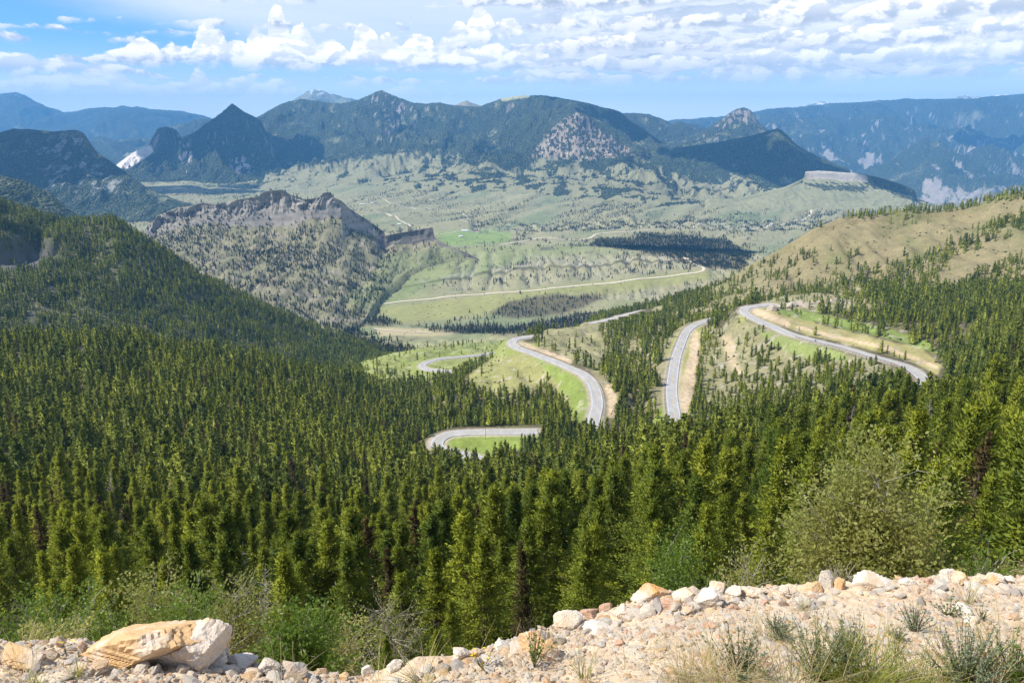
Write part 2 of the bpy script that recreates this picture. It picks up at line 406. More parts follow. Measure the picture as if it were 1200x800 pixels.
def loft(rows, a0, a1, nc, dens=1.0, minseg=5, back=None, smooth=0, skirt=None, ends=None):
    a = np.linspace(a0, a1, nc)
    RY, RZ = zip(*[row_fn(r, a) for r in rows]); RY = list(RY); RZ = list(RZ)
    if smooth:
        k = np.ones(smooth) / smooth
        for i in range(len(RY)):
            RY[i] = np.convolve(np.pad(RY[i], smooth // 2, 'edge'), k, 'valid')[:nc]
    if back:
        for (dy, dzz) in back: RY.append(RY[-1] + dy); RZ.append(RZ[-1] - dzz)
    if skirt: RY.insert(0, RY[0] - skirt[0]); RZ.insert(0, RZ[0] - skirt[1])
    if ends:
        e = np.zeros(nc)
        if ends[0]: e += 1 - ss(a0, a0 + ends[0], a)
        if ends[1]: e += ss(a1 - ends[1], a1, a)
        RZ = [z - e * ends[2] for z in RZ]
    RY = np.array(RY); RZ = np.array(RZ)
    ts = []
    for i in range(len(RY) - 1):
        _, v0 = proj(a * RY[i], RY[i], RZ[i]); _, v1 = proj(a * RY[i + 1], RY[i + 1], RZ[i + 1])
        n = max(minseg, int(np.percentile(np.abs(v1 - v0), 80) * dens))
        if back and i >= len(RY) - 1 - len(back): n = minseg + 3
        ts.append(i + np.arange(n) / n)
    t = np.concatenate(ts + [[len(RY) - 1.0]])
    L = Land(); L.t = t; L.a = a
    L.Y = pchip(RY, t); L.Z = pchip(RZ, t); L.X = a[None, :] * L.Y
    L.T = np.repeat(t[:, None], nc, 1) - (1 if skirt else 0); L.n = len(t); L.nc = nc
    return L
def finish(L, name, mat, col, extra=None, kind='structure'):
    V = np.stack([L.X, L.Y, L.Z], -1).reshape(-1, 3)
    at = {'col': col.reshape(-1, 3)}
    for k, w in (extra or {}).items(): at[k] = w.ravel()
    o = mesh_obj(name, V, grid_faces(L.n, L.nc), mat, at)
    tag(o, kind=kind); return o
def slope_of(L):
    dXr = np.gradient(L.X, axis=0); dYr = np.gradient(L.Y, axis=0); dZr = np.gradient(L.Z, axis=0)
    dXc = np.gradient(L.X, axis=1); dYc = np.gradient(L.Y, axis=1); dZc = np.gradient(L.Z, axis=1)
    nx = dYc * dZr - dZc * dYr; ny = dZc * dXr - dXc * dZr; nz = dXc * dYr - dYc * dXr
    L.area = np.abs(nz) + 1e-6
    return np.sqrt(nx * nx + ny * ny) / L.area
def scatter(L, dens, seed=0, cap=None):
    """random points, dens = things per square metre of map"""
    r = np.random.default_rng(seed)
    if not hasattr(L, 'area'): L.slope = slope_of(L)
    lam = dens * L.area
    lam = lam[:-1, :-1]
    n = r.poisson(np.clip(lam, 0, 60))
    i, j = np.nonzero(n); cnt = n[i, j]; i = np.repeat(i, cnt); j = np.repeat(j, cnt)
    if cap and len(i) > cap:
        k = r.choice(len(i), cap, replace=False); i, j = i[k], j[k]
    fi, fj = r.random(len(i)), r.random(len(i))
    def bl(A):
        return (A[i, j] * (1 - fi) + A[i + 1, j] * fi) * (1 - fj) + (A[i, j + 1] * (1 - fi) + A[i + 1, j + 1] * fi) * fj
    return np.stack([bl(L.X), bl(L.Y), bl(L.Z)], 1)
TREES = []         # (points, height, variant) batches

GRASS = (0.31, 0.33, 0.17); DRY = (0.29, 0.245, 0.12); GREEN = (0.22, 0.34, 0.07); SOIL = (0.10, 0.085, 0.05)
CUT = (0.55, 0.42, 0.27); ROCKC = (0.44, 0.37, 0.31)

# ===== the near mountainside with the switchbacks: one sheet through measured points
CTRL = [(-150,800,20),(100,800,20),(300,800,20),(500,800,20),(700,760,20),(900,740,20),(1100,735,20),(1300,735,20),
 (-150,745,40),(100,760,40),(300,780,40),(600,760,50),(800,700,50),(1000,690,50),(1100,690,50),(1300,680,50),
 (-150,700,70),(100,705,75),(300,715,80),(600,700,90),(800,640,100),(1000,620,95),(1100,610,90),(1300,590,90),
 (-150,640,125),(100,645,130),(300,650,130),(600,640,150),(800,580,160),(1000,545,155),(1100,535,150),(1300,500,150),
 (-150,590,190),(100,590,190),(300,600,190),(600,590,220),(800,535,230),(1000,497,230),(1100,490,220),(1300,440,220),
 (-150,540,260),(100,540,260),(300,550,270),(600,570,270),(500,575,290),(800,530,320),(1000,505,320),(1090,485,320),(1190,440,300),(1350,400,320),
 (-150,480,370),(100,480,370),(300,500,370),(600,560,340),(450,530,380),(1090,470,400),(1190,410,400),(1350,375,420),
 (-150,425,500),(0,415,500),(150,430,480),(300,460,480),(400,490,480),(500,545,400),
 (-150,392,600),(0,397,590),(150,402,600),(300,424,640),(400,443,690),(480,458,730),
 (-150,420,760),(0,430,760),(150,440,780),(300,450,840),(400,458,880),
 (510,522,455),(600,507,460),(560,517,450),(540,524,430),(500,497,530),(500,478,620),(500,462,720),(480,446,810),
 (600,500,500),(650,500,480),(550,490,540),(600,480,560),(560,470,600),(640,450,620),(620,465,580),(660,480,545),(680,490,500),
 (570,425,700),(540,445,640),(520,458,615),(600,408,745),(560,437,800),(540,432,860),
 (500,430,890),(550,417,985),(440,425,900),(600,420,1000),(470,412,1050),(540,407,1100),(640,405,1150),
 (722,462,515),(730,440,590),(745,460,590),(745,490,500),(740,430,680),(730,400,780),(680,410,720),(660,395,780),(650,383,850),(700,382,900),(740,378,900),(640,395,1000),
 (700,380,1150),(760,362,1150),(800,362,1000),(850,372,900),
 (850,400,680),(870,425,600),(920,430,560),(900,460,480),(960,440,500),(1000,440,470),(850,470,500),(820,480,480),
 (770,480,490),(765,450,560),(775,420,650),(780,395,760),
 (950,372,690),(980,355,760),(930,348,800),(900,350,800),(1050,380,600),(1050,362,680),(1050,350,760),(1150,375,560),(1150,350,680),(1250,345,650),(1350,330,700),
 (1050,400,560),(1000,385,620),(1100,420,510),
 (830,352,1000),(950,340,980),(1100,338,900),(1300,325,850)]
ROAD_PTS = {
 'loop': [(630,504.6,462),(620,505,462),(600,505.5,462),(570,505,463),(545,506,463),(527,509,461),(516,514,455),(512,519,448),(513,524,442),(520,528,437),(530,531,434),(545,534,430),(565,537,424)],
 'meadow': [(600,411,1060),(575,414,1020),(550,417,985),(520,420,950),(503,423,918),(495,427.5,890),(500,432,868),(518,434.5,855),(545,436,835)],
 'curve': [(695,495,460),(697,488,480),(699.5,477.5,500),(699.5,467,520),(697,455,545),(690.6,444.5,575),(680,436,600),(665,429,622),(650,423.5,650),(635,417.5,675),(620,412,700),(608,408.5,718),(600.5,403,738),(603.5,397.5,760),(614,395,772),(630,395,780)],
 'straight': [(792,495,455),(790,485,480),(787,460,535),(788.5,440,580),(792,420,640),(797,405,690),(803,391,745),(810,383,775),(823,377,800),(840,374,820)],
 'upper': [(1088,455,430),(1085,446,450),(1073,435,475),(1056,427,500),(1023,418,530),(991,408,562),(958,400,590),(926,391,620),(904,382,655),(882,372.5,690),(872.7,366,712),(874,360.6,735),(890,358,750),(905,357,760)],
 'lower': [(690,380,1180),(715,374,1190),(738,367,1200),(765,361,1210)],
}
def catmull(pts, step=4.0):
    p = np.array(pts, float); p = np.vstack([2 * p[0] - p[1], p, 2 * p[-1] - p[-2]]); out = []
    for i in range(1, len(p) - 2):
        n = max(2, int(np.linalg.norm(p[i + 1] - p[i]) / step)); t = np.linspace(0, 1, n, endpoint=False)[:, None]
        out.append(0.5 * ((2 * p[i]) + (-p[i - 1] + p[i + 1]) * t + (2 * p[i - 1] - 5 * p[i] + 4 * p[i + 1] - p[i + 2]) * t ** 2 + (-p[i - 1] + 3 * p[i] - 3 * p[i + 1] + p[i + 2]) * t ** 3))
    out.append(p[-2:-1]); return np.vstack(out)
def smooth1(A, k=9, it=2):
    for _ in range(it):
        B = np.pad(A, ((k // 2, k // 2), (0, 0)), 'edge'); A = np.stack([np.convolve(B[:, i], np.ones(k) / k, 'valid') for i in range(A.shape[1])], 1)
    return A
ROADS = {k: catmull([P(*q) for q in v], 3.0) for k, v in ROAD_PTS.items()}
for k in ROADS: ROADS[k][:, 2] = smooth1(ROADS[k][:, 2:3], 15, 3)[:, 0]
def tps_fit(px, py, val, lam=1e-4):
    n = len(px); r2 = (px[:, None] - px[None]) ** 2 + (py[:, None] - py[None]) ** 2
    K = 0.5 * r2 * np.log(r2 + 1e-12) + lam * np.eye(n); Q = np.stack([np.ones(n), px, py], 1)
    A = np.block([[K, Q], [Q.T, np.zeros((3, 3))]]); w = np.linalg.solve(A, np.concatenate([val, np.zeros(3)]))
    def f(x, y):
        out = w[n] + w[n + 1] * x + w[n + 2] * y
        for i in range(n):
            r = (x - px[i]) ** 2 + (y - py[i]) ** 2; out = out + w[i] * 0.5 * r * np.log(r + 1e-12)
        return out
    return f
cp = np.array([P(*q) for q in CTRL])
extra = np.vstack([ROADS[k][::8] for k in ('loop', 'meadow', 'curve', 'straight', 'upper', 'lower')]); cp = np.vstack([cp, extra])
KA = 2.2
hill_q = tps_fit(cp[:, 0] / cp[:, 1] * KA, np.log(cp[:, 1]), cp[:, 2] / cp[:, 1], 3e-4)
def build_near_hill():
    a = np.linspace(-1.0, 1.0, 860)
    Ys = np.concatenate([np.geomspace(9, 180, 110), np.linspace(183, 420, 100)[0:], np.linspace(422, 900, 240), np.linspace(905, 1400, 90)])
    A, Y = np.meshgrid(a, Ys); L = Land(); L.a = a; L.n, L.nc = A.shape
    L.Y = Y; L.X = A * Y
    ca = np.linspace(-1.0, 1.0, 161); cl = np.linspace(math.log(9), math.log(1400), 200)
    CA, CL = np.meshgrid(ca, cl); Q = hill_q(CA * KA, CL)
    fi = (np.log(Y) - cl[0]) / (cl[1] - cl[0]); fj = (A - ca[0]) / (ca[1] - ca[0])
    i = np.clip(fi.astype(int), 0, len(cl) - 2); j = np.clip(fj.astype(int), 0, len(ca) - 2); fi -= i; fj -= j
    q = (Q[i, j] * (1 - fi) + Q[i + 1, j] * fi) * (1 - fj) + (Q[i, j + 1] * (1 - fi) + Q[i + 1, j + 1] * fi) * fj
    Z0 = q * Y
    U, V = proj(L.X, L.Y, Z0)
    amp = np.minimum(1, L.Y / 300)
    Z = Z0 + amp * (fbm(L.X / 90, L.Y / 90, 5, 0.5, 1) * 3.5 + fbm(L.X / 14, L.Y / 14, 3, 0.5, 2) * 0.6)
    # gullies between the roads
    Z -= ridged(L.X / 70 + 0.3, L.Y / 160, 3, 0.5, 4).clip(0, 1) ** 2 * 6 * ss(480, 560, L.Y) * (1 - ss(300, 500, np.abs(L.X) * 0 + (600 - U)))
    # benches for the roads
    L.road_d = np.full(Z.shape, 1e9); L.rz = np.zeros(Z.shape)
    for k, pl in ROADS.items():
        lo, hi = pl.min(0) - 40, pl.max(0) + 40
        m = (L.X > lo[0]) & (L.X < hi[0]) & (L.Y > lo[1]) & (L.Y < hi[1])
        xs, ys = L.X[m], L.Y[m]; best = np.full(xs.shape, 1e9); bz = np.zeros(xs.shape)
        for p in pl:
            d = (xs - p[0]) ** 2 + (ys - p[1]) ** 2; c = d < best; best[c] = d[c]; bz[c] = p[2]
        best = np.sqrt(best); old = L.road_d[m]; upd = best < old
        tmp = L.rz[m]; tmp[upd] = bz[upd]; L.rz[m] = tmp; L.road_d[m] = np.minimum(old, best)
    w = 1 - ss(7.0, 26.0, L.road_d)
    L.cutfill = np.where(L.road_d < 60, Z - L.rz, 0)
    Z = Z * (1 - w) + (L.rz - 0.45) * w
    L.Z = Z; U, V = proj(L.X, L.Y, L.Z); L.U, L.V = U, V
    wn = fbm(L.X / 25, L.Y / 25, 4, 0.55, 5) * 5
    n1 = fbm(L.X / 60, L.Y / 60, 4, 0.5, 6)[..., None]
    col = np.zeros(Z.shape + (3,)) + np.array(SOIL)
    col = lerp3(col, (0.14, 0.13, 0.06), ss(-0.2, 0.5, n1[..., 0]))
    dens = np.ones(Z.shape)                     # relative forest cover
    def region(pts, c, d, soft=2.5, cm=1.0):
        nonlocal col, dens
        m = poly(U, V, pts, soft, wn * 0.45) * ss(390, 420, L.Y)
        col = lerp3(col, c, m * cm); dens = dens * (1 - m) + d * m
    region([(495,470),(610,470),(660,455),(640,400),(560,420),(520,440),(480,440)], DRY, 0.9, 4, .4)
    region([(640,388),(680,378),(760,366),(840,366),(840,400),(800,440),(790,480),(760,500),(725,505),(712,470),(690,430),(640,407)], (0.255, 0.225, 0.120), 0.80, 2)
    region([(640,386),(665,378),(700,378),(705,398),(712,420),(700,436),(690,428),(655,414),(630,404)], (0.289, 0.266, 0.130), 0.05, 2)
    region([(513,528),(527,512),(560,508),(632,506),(634,518),(560,545),(520,545)], (0.218, 0.274, 0.058), 0.02, 1.5)
    region([(598,402),(615,412),(645,424),(682,440),(697,455),(697,492),(668,494),(662,475),(648,452),(622,452),(610,462),(580,465),(550,452),(548,440),(575,420)], (0.281, 0.274, 0.101), 0.03, 2)
    region([(625,418),(650,428),(680,445),(694,462),(690,495),(672,494),(668,470),(650,445)], (0.203, 0.274, 0.050), 0.0, 3, .8)
    region([(605,440),(650,447),(640,462),(600,462)], (0.281, 0.258, 0.115), 0.30, 3, .5)
    region([(400,402),(480,404),(600,398),(640,405),(560,425),(522,437),(498,449),(455,447),(425,435)], (0.257, 0.289, 0.079), 0.03, 2)
    region([(420,440),(445,428),(470,440),(470,452),(440,452)], (0.257, 0.274, 0.101), 0.35, 2, .7)
    region([(762,500),(776,470),(786,455),(789,500)], (0.234, 0.289, 0.050), 0.03, 2)
    region([(783,440),(782,410),(792,390),(806,380),(800,400),(792,430)], (0.296, 0.304, 0.086), 0.1, 2)
    region([(815,381),(824,377),(822,395),(817,425),(812,460),(808,490),(794,490),(790,455),(796,420),(804,395)], (0.312, 0.304, 0.101), 0.0, 2)
    region([(812,400),(820,395),(818,430),(811,470),(803,490),(797,480),(800,440)], CUT, 0.0, 2, .85)
    region([(822,395),(868,372),(885,378),(925,394),(980,410),(1040,427),(1060,437),(1045,452),(980,455),(930,470),(890,482),(850,492),(820,490)], (0.257, 0.236, 0.122), 0.42, 2.5)
    region([(885,384),(920,395),(990,413),(1000,425),(940,420),(900,402)], (0.234, 0.274, 0.086), 0.08, 3)
    region([(846,395),(858,392),(862,420),(872,440),(862,446),(852,425)], CUT, 0.1, 3, .6)
    region([(885,358),(905,362),(935,372),(975,384),(1030,396),(1080,408),(1105,428),(1098,438),(1060,420),(1000,404),(950,393),(905,379),(884,369)], (0.328, 0.289, 0.122), 0.0, 1.5)
    region([(893,352),(912,352),(960,368),(1010,378),(1050,388),(1090,402),(1110,420),(1080,408),(1020,392),(960,378),(915,368)], (0.203, 0.258, 0.065), 0.10, 2)
    region([(862,385),(868,368),(880,372),(868,378)], (0.328, 0.334, 0.101), 0.0, 1.5)
    region([(885,352),(905,343),(1010,342),(1020,360),(1000,366),(950,364),(905,362)], (0.281, 0.258, 0.130), 0.25, 2)
    # light earth of the road cuts
    cut1 = np.minimum(linedist(U, V, [(612,403),(622,407),(640,414),(668,424)]) / 3.4, linedist(U, V, [(713,455),(718,470),(717,485)]) / 5.5)
    cut2 = np.minimum(linedist(U, V, [(884,364),(905,372),(922,379)]) / 4.2, linedist(U, V, [(935,383),(968,392),(1000,399),(1040,408),(1098,430)]) / 2.0)
    cut3 = linedist(U, V, [(814,392),(812,425),(804,465),(800,485)]) / 4.5
    cm = (1 - ss(0.6, 1.3, np.minimum(np.minimum(cut1, cut2), cut3) + fbm(L.X / 9, L.Y / 9, 3, 0.6, 8) * 0.35)) * ss(6.5, 9, L.road_d)
    col = lerp3(col, CUT, cm * 0.92); dens *= 1 - cm
    Z += cm * fbm(L.X / 6, L.Y / 6, 3, 0.6, 9) * 1.0
    sh = 1 - ss(6.0, 8.5, L.road_d)
    col = lerp3(col, (0.44, 0.38, 0.28), sh * 0.8)
    dens *= ss(9, 15, L.road_d)
    # stony patches
    st = ss(0.35, 0.6, fbm(L.X / 12, L.Y / 12, 4, 0.6, 11)) * ss(450, 520, L.Y)
    col = lerp3(col, (0.42, 0.37, 0.29), st * 0.7)
    L.dens = dens; L.slope = slope_of(L); L.col = col
    finish(L, 'hillside', M_hill, col)
    return L
LH = build_near_hill()

# ===== valley floor and terraces
VR = [[(-300,430,1300),(600,427,1300),(1500,430,1300)],
 [(-300,405,1480),(600,405,1480),(1500,405,1480)],
 [(-300,392,1650),(490,394,1640),(560,391,1650),(1500,392,1650)],
 [(-300,380,1800),(1500,380,1800)],
 [(-300,368,1930),(1500,368,1930)],
 [(-300,362,1980),(430,360,2000),(600,342,2060),(830,317,2200),(1500,315,2300)],
 [(-300,350,2100),(430,345,2150),(542,325,2250),(626,314,2330),(670,312,2350),(754,305,2420),(840,304,2450),(1500,304,2450)],
 [(-300,349,2106),(430,344,2156),(542,320,2258),(626,309,2338),(670,308,2356),(754,301,2426),(840,301,2458),(1500,302,2456)],
 [(-300,330,2350),(430,325,2350),(480,306,2450),(540,293,2650),(600,288,2700),(700,289,2750),(760,291,2700),(830,296,2650),(1500,300,2600)],
 [(-300,302,2900),(430,298,2900),(600,293,2950),(800,292,2950),(1500,294,2950)],
 [(-300,280,3200),(1500,280,3200)], [(-300,268,3500),(1500,268,3500)], [(-300,252,4000),(1500,252,4000)],
 [(-300,240,4500),(300,238,4550),(600,236,4600),(1500,238,4600)],
 [(-300,228,5100),(300,227,5100),(420,222,5100),(700,220,5100),(900,232,5000),(1070,234,5000),(1130,250,5200),(1500,252,5200)],
 [(-300,205,6900),(300,204,6900),(420,200,6100),(700,202,6000),(900,212,6000),(1040,214,6000),(1110,248,6300),(1500,250,6300)],
 [(-300,195,8500),(330,195,8500),(600,196,7600),(1000,200,8000),(1090,240,7300),(1500,245,7200)]]
def build_valley():
    L = loft(VR, -1.0, 1.0, 1000, 0.95, 4, back=[(1500, 320)])
    U, V = proj(L.X, L.Y, L.Z)
    up = ss(2150, 2300, L.Y)
    # erosion fins on the terrace slopes; washes running down the far apron
    sl = ss(290, 300, V) * (1 - ss(345, 352, V)) * ss(500, 560, U)
    rl = linedist(U, V, [(414,368),(440,358.5),(500,351),(560,345.5),(620,340),(700,333),(760,326),(800,321),(825,317)]); sl = sl * ss(2, 12, rl)
    L.Z -= ridged(L.X / 55, L.Y / 400, 3, 0.5, 21).clip(0, 1) ** 1.5 * 16 * sl
    far = ss(3000, 3600, L.Y); c, s = math.cos(0.5), math.sin(0.5)
    xr, yr = L.X * c - L.Y * s, L.X * s + L.Y * c
    L.Z -= ridged(xr / 210, yr / 1500, 4, 0.55, 22).clip(0, 1) ** 1.3 * 30 * ss(3400, 4200, L.Y)
    L.Z += fbm(L.X / 500, L.Y / 500, 5, 0.5, 23) * 14 * far + fbm(L.X / 160, L.Y / 160, 5, 0.5, 24) * 4
    # an escarpment along the far terrace
    esc = linedist(U, V, [(560,264),(640,264),(740,259),(860,261),(960,262)])
    L.Z -= ridged(L.X / 70, L.Y / 500, 3, 0.5, 26).clip(0, 1) * 26 * (1 - ss(3, 11, esc)) * far
    L.Z += (1 - ss(1500, 1750, L.Y)) * ss(1350, 1450, L.Y) * fbm(L.X / 90, L.Y / 90, 4, 0.5, 25) * 16
    U, V = proj(L.X, L.Y, L.Z); L.U, L.V = U, V
    wn = fbm(L.X / 150, L.Y / 150, 4, 0.55, 27)
    n1 = fbm(xr / 260, yr / 1200, 5, 0.55, 28); n2 = fbm(L.X / 80, L.Y / 80, 4, 0.6, 29)
    col = np.zeros(L.X.shape + (3,)) + np.array((0.275, 0.26, 0.14))
    col = lerp3(col, (0.31, 0.285, 0.15), ss(-0.1, 0.6, n1)); col = lerp3(col, (0.20, 0.225, 0.11), ss(0.1, 0.7, -n1))
    col = lerp3(col, (0.37, 0.33, 0.24), ss(0.35, 0.8, n2) * 0.35)
    def reg(pts, c, soft=2.0, m=1.0, w=3.0):
        nonlocal col; k = poly(U, V, pts, soft, wn * w) * m; col = lerp3(col, c, k); return k
    reg([(405,358),(430,350),(470,330),(525,300),(545,292),(700,287),(520,330),(440,368)], (0.19, 0.24, 0.09), 6, .7)
    reg([(440,362),(560,348),(690,332),(830,316),(860,322),(720,345),(600,365),(470,380)], (0.28, 0.28, 0.10), 3, .8)
    reg([(508,292),(560,288),(620,290),(760,289),(740,296),(640,300),(560,310),(500,325),(470,330),(495,305)], (0.25, 0.27, 0.11), 4, .7)
    reg([(512,272),(560,269),(600,272),(597,283),(560,288),(515,287)], (0.21, 0.29, 0.08), 1.2, .85, 1)
    reg([(440,383),(500,384),(530,390),(500,394),(445,394)], (0.46, 0.38, 0.22), 2, .9)
    reg([(400,400),(470,402),(600,396),(600,404),(500,412),(400,412)], (0.38, 0.37, 0.18), 2, .7)
    rb = (1 - ss(2.2, 5, np.abs(sdist(U, V, [(430,344),(542,322.5),(626,311),(670,310),(754,303),(840,302.5),(840,600),(430,600)])))) * ss(430, 560, U) * (1 - ss(760, 850, U))
    col = lerp3(col, (0.42, 0.38, 0.33), rb * 0.35 * ss(-0.3, 0.3, n2))
    sl2 = ss(0.25, 0.75, ridged(L.X / 55, L.Y / 400, 3, 0.5, 21)) * sl
    col = lerp3(col, (0.36, 0.33, 0.25), sl2 * 0.3)
    col = lerp3(col, (0.43, 0.41, 0.34), (1 - ss(1, 8, esc)) * 0.5 * ss(-.2, .5, n2))
    led = np.abs(((L.Z + 6 * wn + 3 * n2) / 13.0) % 1.0 - 0.5) * 2; led = ss(0.80, 0.96, led) * ss(-0.25, 0.25, n2 + 0.4 * n1) * ss(2100, 2250, L.Y) * (1 - .8 * ss(3300, 3900, L.Y)); L.slope = slope_of(L)
    col = lerp3(col, (0.13, 0.115, 0.085), led * ss(0.015, 0.07, L.slope) * 0.9); L.led = led
    # trees: junipers in clumps, creek woods, dark groves
    gl = ss(0.45, 0.9, ridged(xr / 210, yr / 1500, 4, 0.55, 22)) * ss(3400, 4000, L.Y); col = lerp3(col, (0.14, 0.14, 0.08), gl * 0.6 * ss(-.3, .3, n2)); d = ss(0.10, 0.5, fbm(xr / 75, yr / 420, 5, 0.6, 31)) * 0.0075 * ss(-.4, .3, fbm(L.X / 600, L.Y / 600, 3, .5, 35))
    d += sl * ss(-0.3, 0.5, n2) * 0.004 + (1 - ss(3, 10, esc)) * 0.014 * ss(-.2, .4, n2)
    d += ss(0.5, 0.85, ridged(xr / 210, yr / 1500, 4, 0.55, 22)) * 0.006 * ss(3400, 4200, L.Y) * ss(-0.2, 0.5, n1)
    open_ = poly(U, V, [(440,370),(560,352),(690,335),(840,316),(860,322),(720,345),(600,365),(470,385)], 3, wn * 3)
    open_ = np.maximum(open_, poly(U, V, [(405,358),(430,345),(470,325),(540,290),(760,287),(700,297),(560,312),(480,345),(430,365)], 3, wn * 3) * 0.85)
    open_ = np.maximum(open_, poly(U, V, [(505,268),(600,268),(600,288),(505,290)], 2))
    open_ = np.maximum(open_, poly(U, V, [(440,383),(530,384),(530,393),(445,394)], 1.5))
    d += led * 0.016 * ss(-.2, .4, n1 + .2)
    d *= 1 - open_ * 0.85
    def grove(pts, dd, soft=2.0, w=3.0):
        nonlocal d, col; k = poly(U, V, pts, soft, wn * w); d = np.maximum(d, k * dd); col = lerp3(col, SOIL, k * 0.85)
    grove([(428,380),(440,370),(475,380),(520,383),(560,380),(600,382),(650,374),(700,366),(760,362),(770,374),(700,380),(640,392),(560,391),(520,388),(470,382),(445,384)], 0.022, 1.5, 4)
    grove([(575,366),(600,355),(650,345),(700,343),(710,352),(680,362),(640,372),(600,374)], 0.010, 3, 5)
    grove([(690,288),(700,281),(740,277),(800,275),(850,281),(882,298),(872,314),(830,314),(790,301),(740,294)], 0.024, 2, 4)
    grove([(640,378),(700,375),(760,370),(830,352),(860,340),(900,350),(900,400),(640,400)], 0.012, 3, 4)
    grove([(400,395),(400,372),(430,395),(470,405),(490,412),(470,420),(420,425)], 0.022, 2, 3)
    for wash in ([(415,362),(428,340),(438,322),(445,300)], [(500,322),(510,310),(522,300)], [(640,222),(620,235),(560,268)], [(700,250),(720,235),(735,225)]):
        k = 1 - ss(1.0, 3.5, linedist(U, V, wash)); d = np.maximum(d, k * 0.008)
    d *= 1 - ss(6300, 7500, L.Y)
    L.d = d; L.col = col
    finish(L, 'valley_floor', M_valley, col)
    return L
LV = build_valley()
p = scatter(LV, LV.d * 0.75 * (np.abs(LV.X / LV.Y) < 0.85), 3, 62000)
TREES.append((p, np.random.default_rng(5).uniform(4.5, 9.5, len(p)), 'dot'))

# ===== brown hill at the right
BR = [[(700,372,1080),(780,366,1000),(830,362,930),(900,356,870),(1000,354,820),(1100,350,780),(1200,346,740),(1450,335,700)],
 [(700,366,1120),(800,352,1060),(850,340,1000),(900,330,970),(1000,320,930),(1100,312,900),(1200,300,870),(1450,280,830)],
 [(700,364,1160),(780,358,1150),(800,350,1150),(830,336,1130),(870,315,1130),(910,292,1120),(950,269,1110),(985,254,1110),(1040,249,1110),(1100,245,1100),(1150,237,1080),(1175,229,1070),(1200,223,1060),(1450,190,1000)]]
LB = loft(BR, 0.10, 1.02, 500, 1.0, 6, back=[(40, 4), (120, 40), (500, 330)], skirt=(40, 60), ends=(0.11, 0, 75))
LB.Z += (fbm(LB.X / 120, LB.Y / 120, 5, 0.5, 41) * 8 + -ridged(LB.X / 80, LB.Y / 200, 3, 0.5, 42).clip(0, 1) * 13) * ss(0, 0.5, LB.T) * (0.25 + 0.75 * (np.abs(LB.T - 2) > 0.15))
U, V = proj(LB.X, LB.Y, LB.Z); wn = fbm(LB.X / 40, LB.Y / 40, 4, 0.6, 43)
cb = np.zeros(LB.X.shape + (3,)) + np.array((0.245, 0.205, 0.105)); cb = lerp3(cb, (0.17, 0.165, 0.07), ss(-0.1, 0.6, fbm(LB.X / 90, LB.Y / 90, 4, 0.5, 44)))
cb = lerp3(cb, (0.26, 0.235, 0.12), 1 - ss(800, 950, U))
cb = lerp3(cb, (0.40, 0.35, 0.25), ss(0.3, 0.7, wn) * poly(U, V, [(880,345),(980,320),(1080,300),(1120,330),(1200,320),(1200,360),(880,365)], 6) * 0.8)
db = 0.006 * ss(0.0, 0.5, wn) + 0.004 * (1 - ss(830, 960, U)) * ss(-.3, .4, wn)
db = np.maximum(db, 0.03 * poly(U, V, [(985,256),(1000,247),(1100,238),(1220,212),(1220,232),(1180,236),(1120,250),(1060,258),(1010,258)], 1.5, wn * 2))
db = np.maximum(db, 0.030 * poly(U, V, [(1085,300),(1120,282),(1160,262),(1200,248),(1230,240),(1230,262),(1190,275),(1150,290),(1110,305),(1070,325),(1030,340),(1040,322)], 2, wn * 4))
db = np.maximum(db, 0.016 * poly(U, V, [(870,352),(950,330),(1030,312),(1075,300),(1100,312),(1110,335),(1060,352)], 3, wn * 9))
db = np.maximum(db, 0.024 * poly(U, V, [(1110,345),(1150,318),(1190,300),(1250,285),(1250,350),(1110,360)], 2.5, wn * 7))
db = np.maximum(db, 0.035 * (1 - ss(0.10, 0.32, LB.T + wn * 0.06)) * ss(860, 900, U))
db = np.maximum(db, 0.012 * poly(U, V, [(760,364),(800,352),(850,328),(900,300),(930,284),(935,290),(900,312),(860,340),(820,358),(800,368)], 2, wn * 4))
bare = poly(U, V, [(1010,268),(1100,262),(1190,240),(1150,268),(1100,292),(1060,302),(1010,300),(985,290)], 4, wn * 3)
bare = np.maximum(bare, poly(U, V, [(1120,306),(1160,290),(1210,278),(1210,300),(1150,316),(1112,330)], 3, wn * 2)); db *= 1 - bare * 0.95
db = np.maximum(db, 0.012 * ss(-.35, .35, wn) * poly(U, V, [(880,360),(900,320),(940,290),(1000,300),(1040,330),(1040,360)], 8, wn * 6)); LB.slope = slope_of(LB); LB.d = db * (LB.T < 2.2)
finish(LB, 'brown_hill', M_hill, cb)
p = scatter(LB, LB.d, 4, 16000)
TREES.append((p, np.random.default_rng(6).uniform(5, 12, len(p)), 'low'))

# ===== dark wooded hill at the left
DR = [[(-300,430,860),(0,432,860),(200,445,900),(350,460,950),(440,452,1000),(500,440,1050),(560,430,1100)],
 [(-300,330,1060),(0,335,1060),(100,335,1080),(200,365,1110),(300,395,1150),(400,425,1200),(480,432,1230),(560,428,1240)],
 [(-300,200,1300),(0,239,1290),(50,254,1290),(80,262,1290),(100,262,1290),(130,258,1290),(150,268,1300),(200,300,1310),(250,331,1330),(300,356,1350),(350,376,1370),(400,393,1400),(440,408,1420),(490,424,1430),(560,430,1430)]]
LD = loft(DR, -1.0, -0.03, 560, 1.0, 6, back=[(50, 10), (150, 90), (500, 330)], ends=(0, 0.1, 120))
LD.Z += (fbm(LD.X / 150, LD.Y / 150, 5, 0.5, 51) * 14 - ridged(LD.X / 110, LD.Y / 300, 3, 0.5, 52).clip(0, 1) * 14) * (0.2 + 0.8 * (1 - ss(1.7, 2.0, LD.T)))
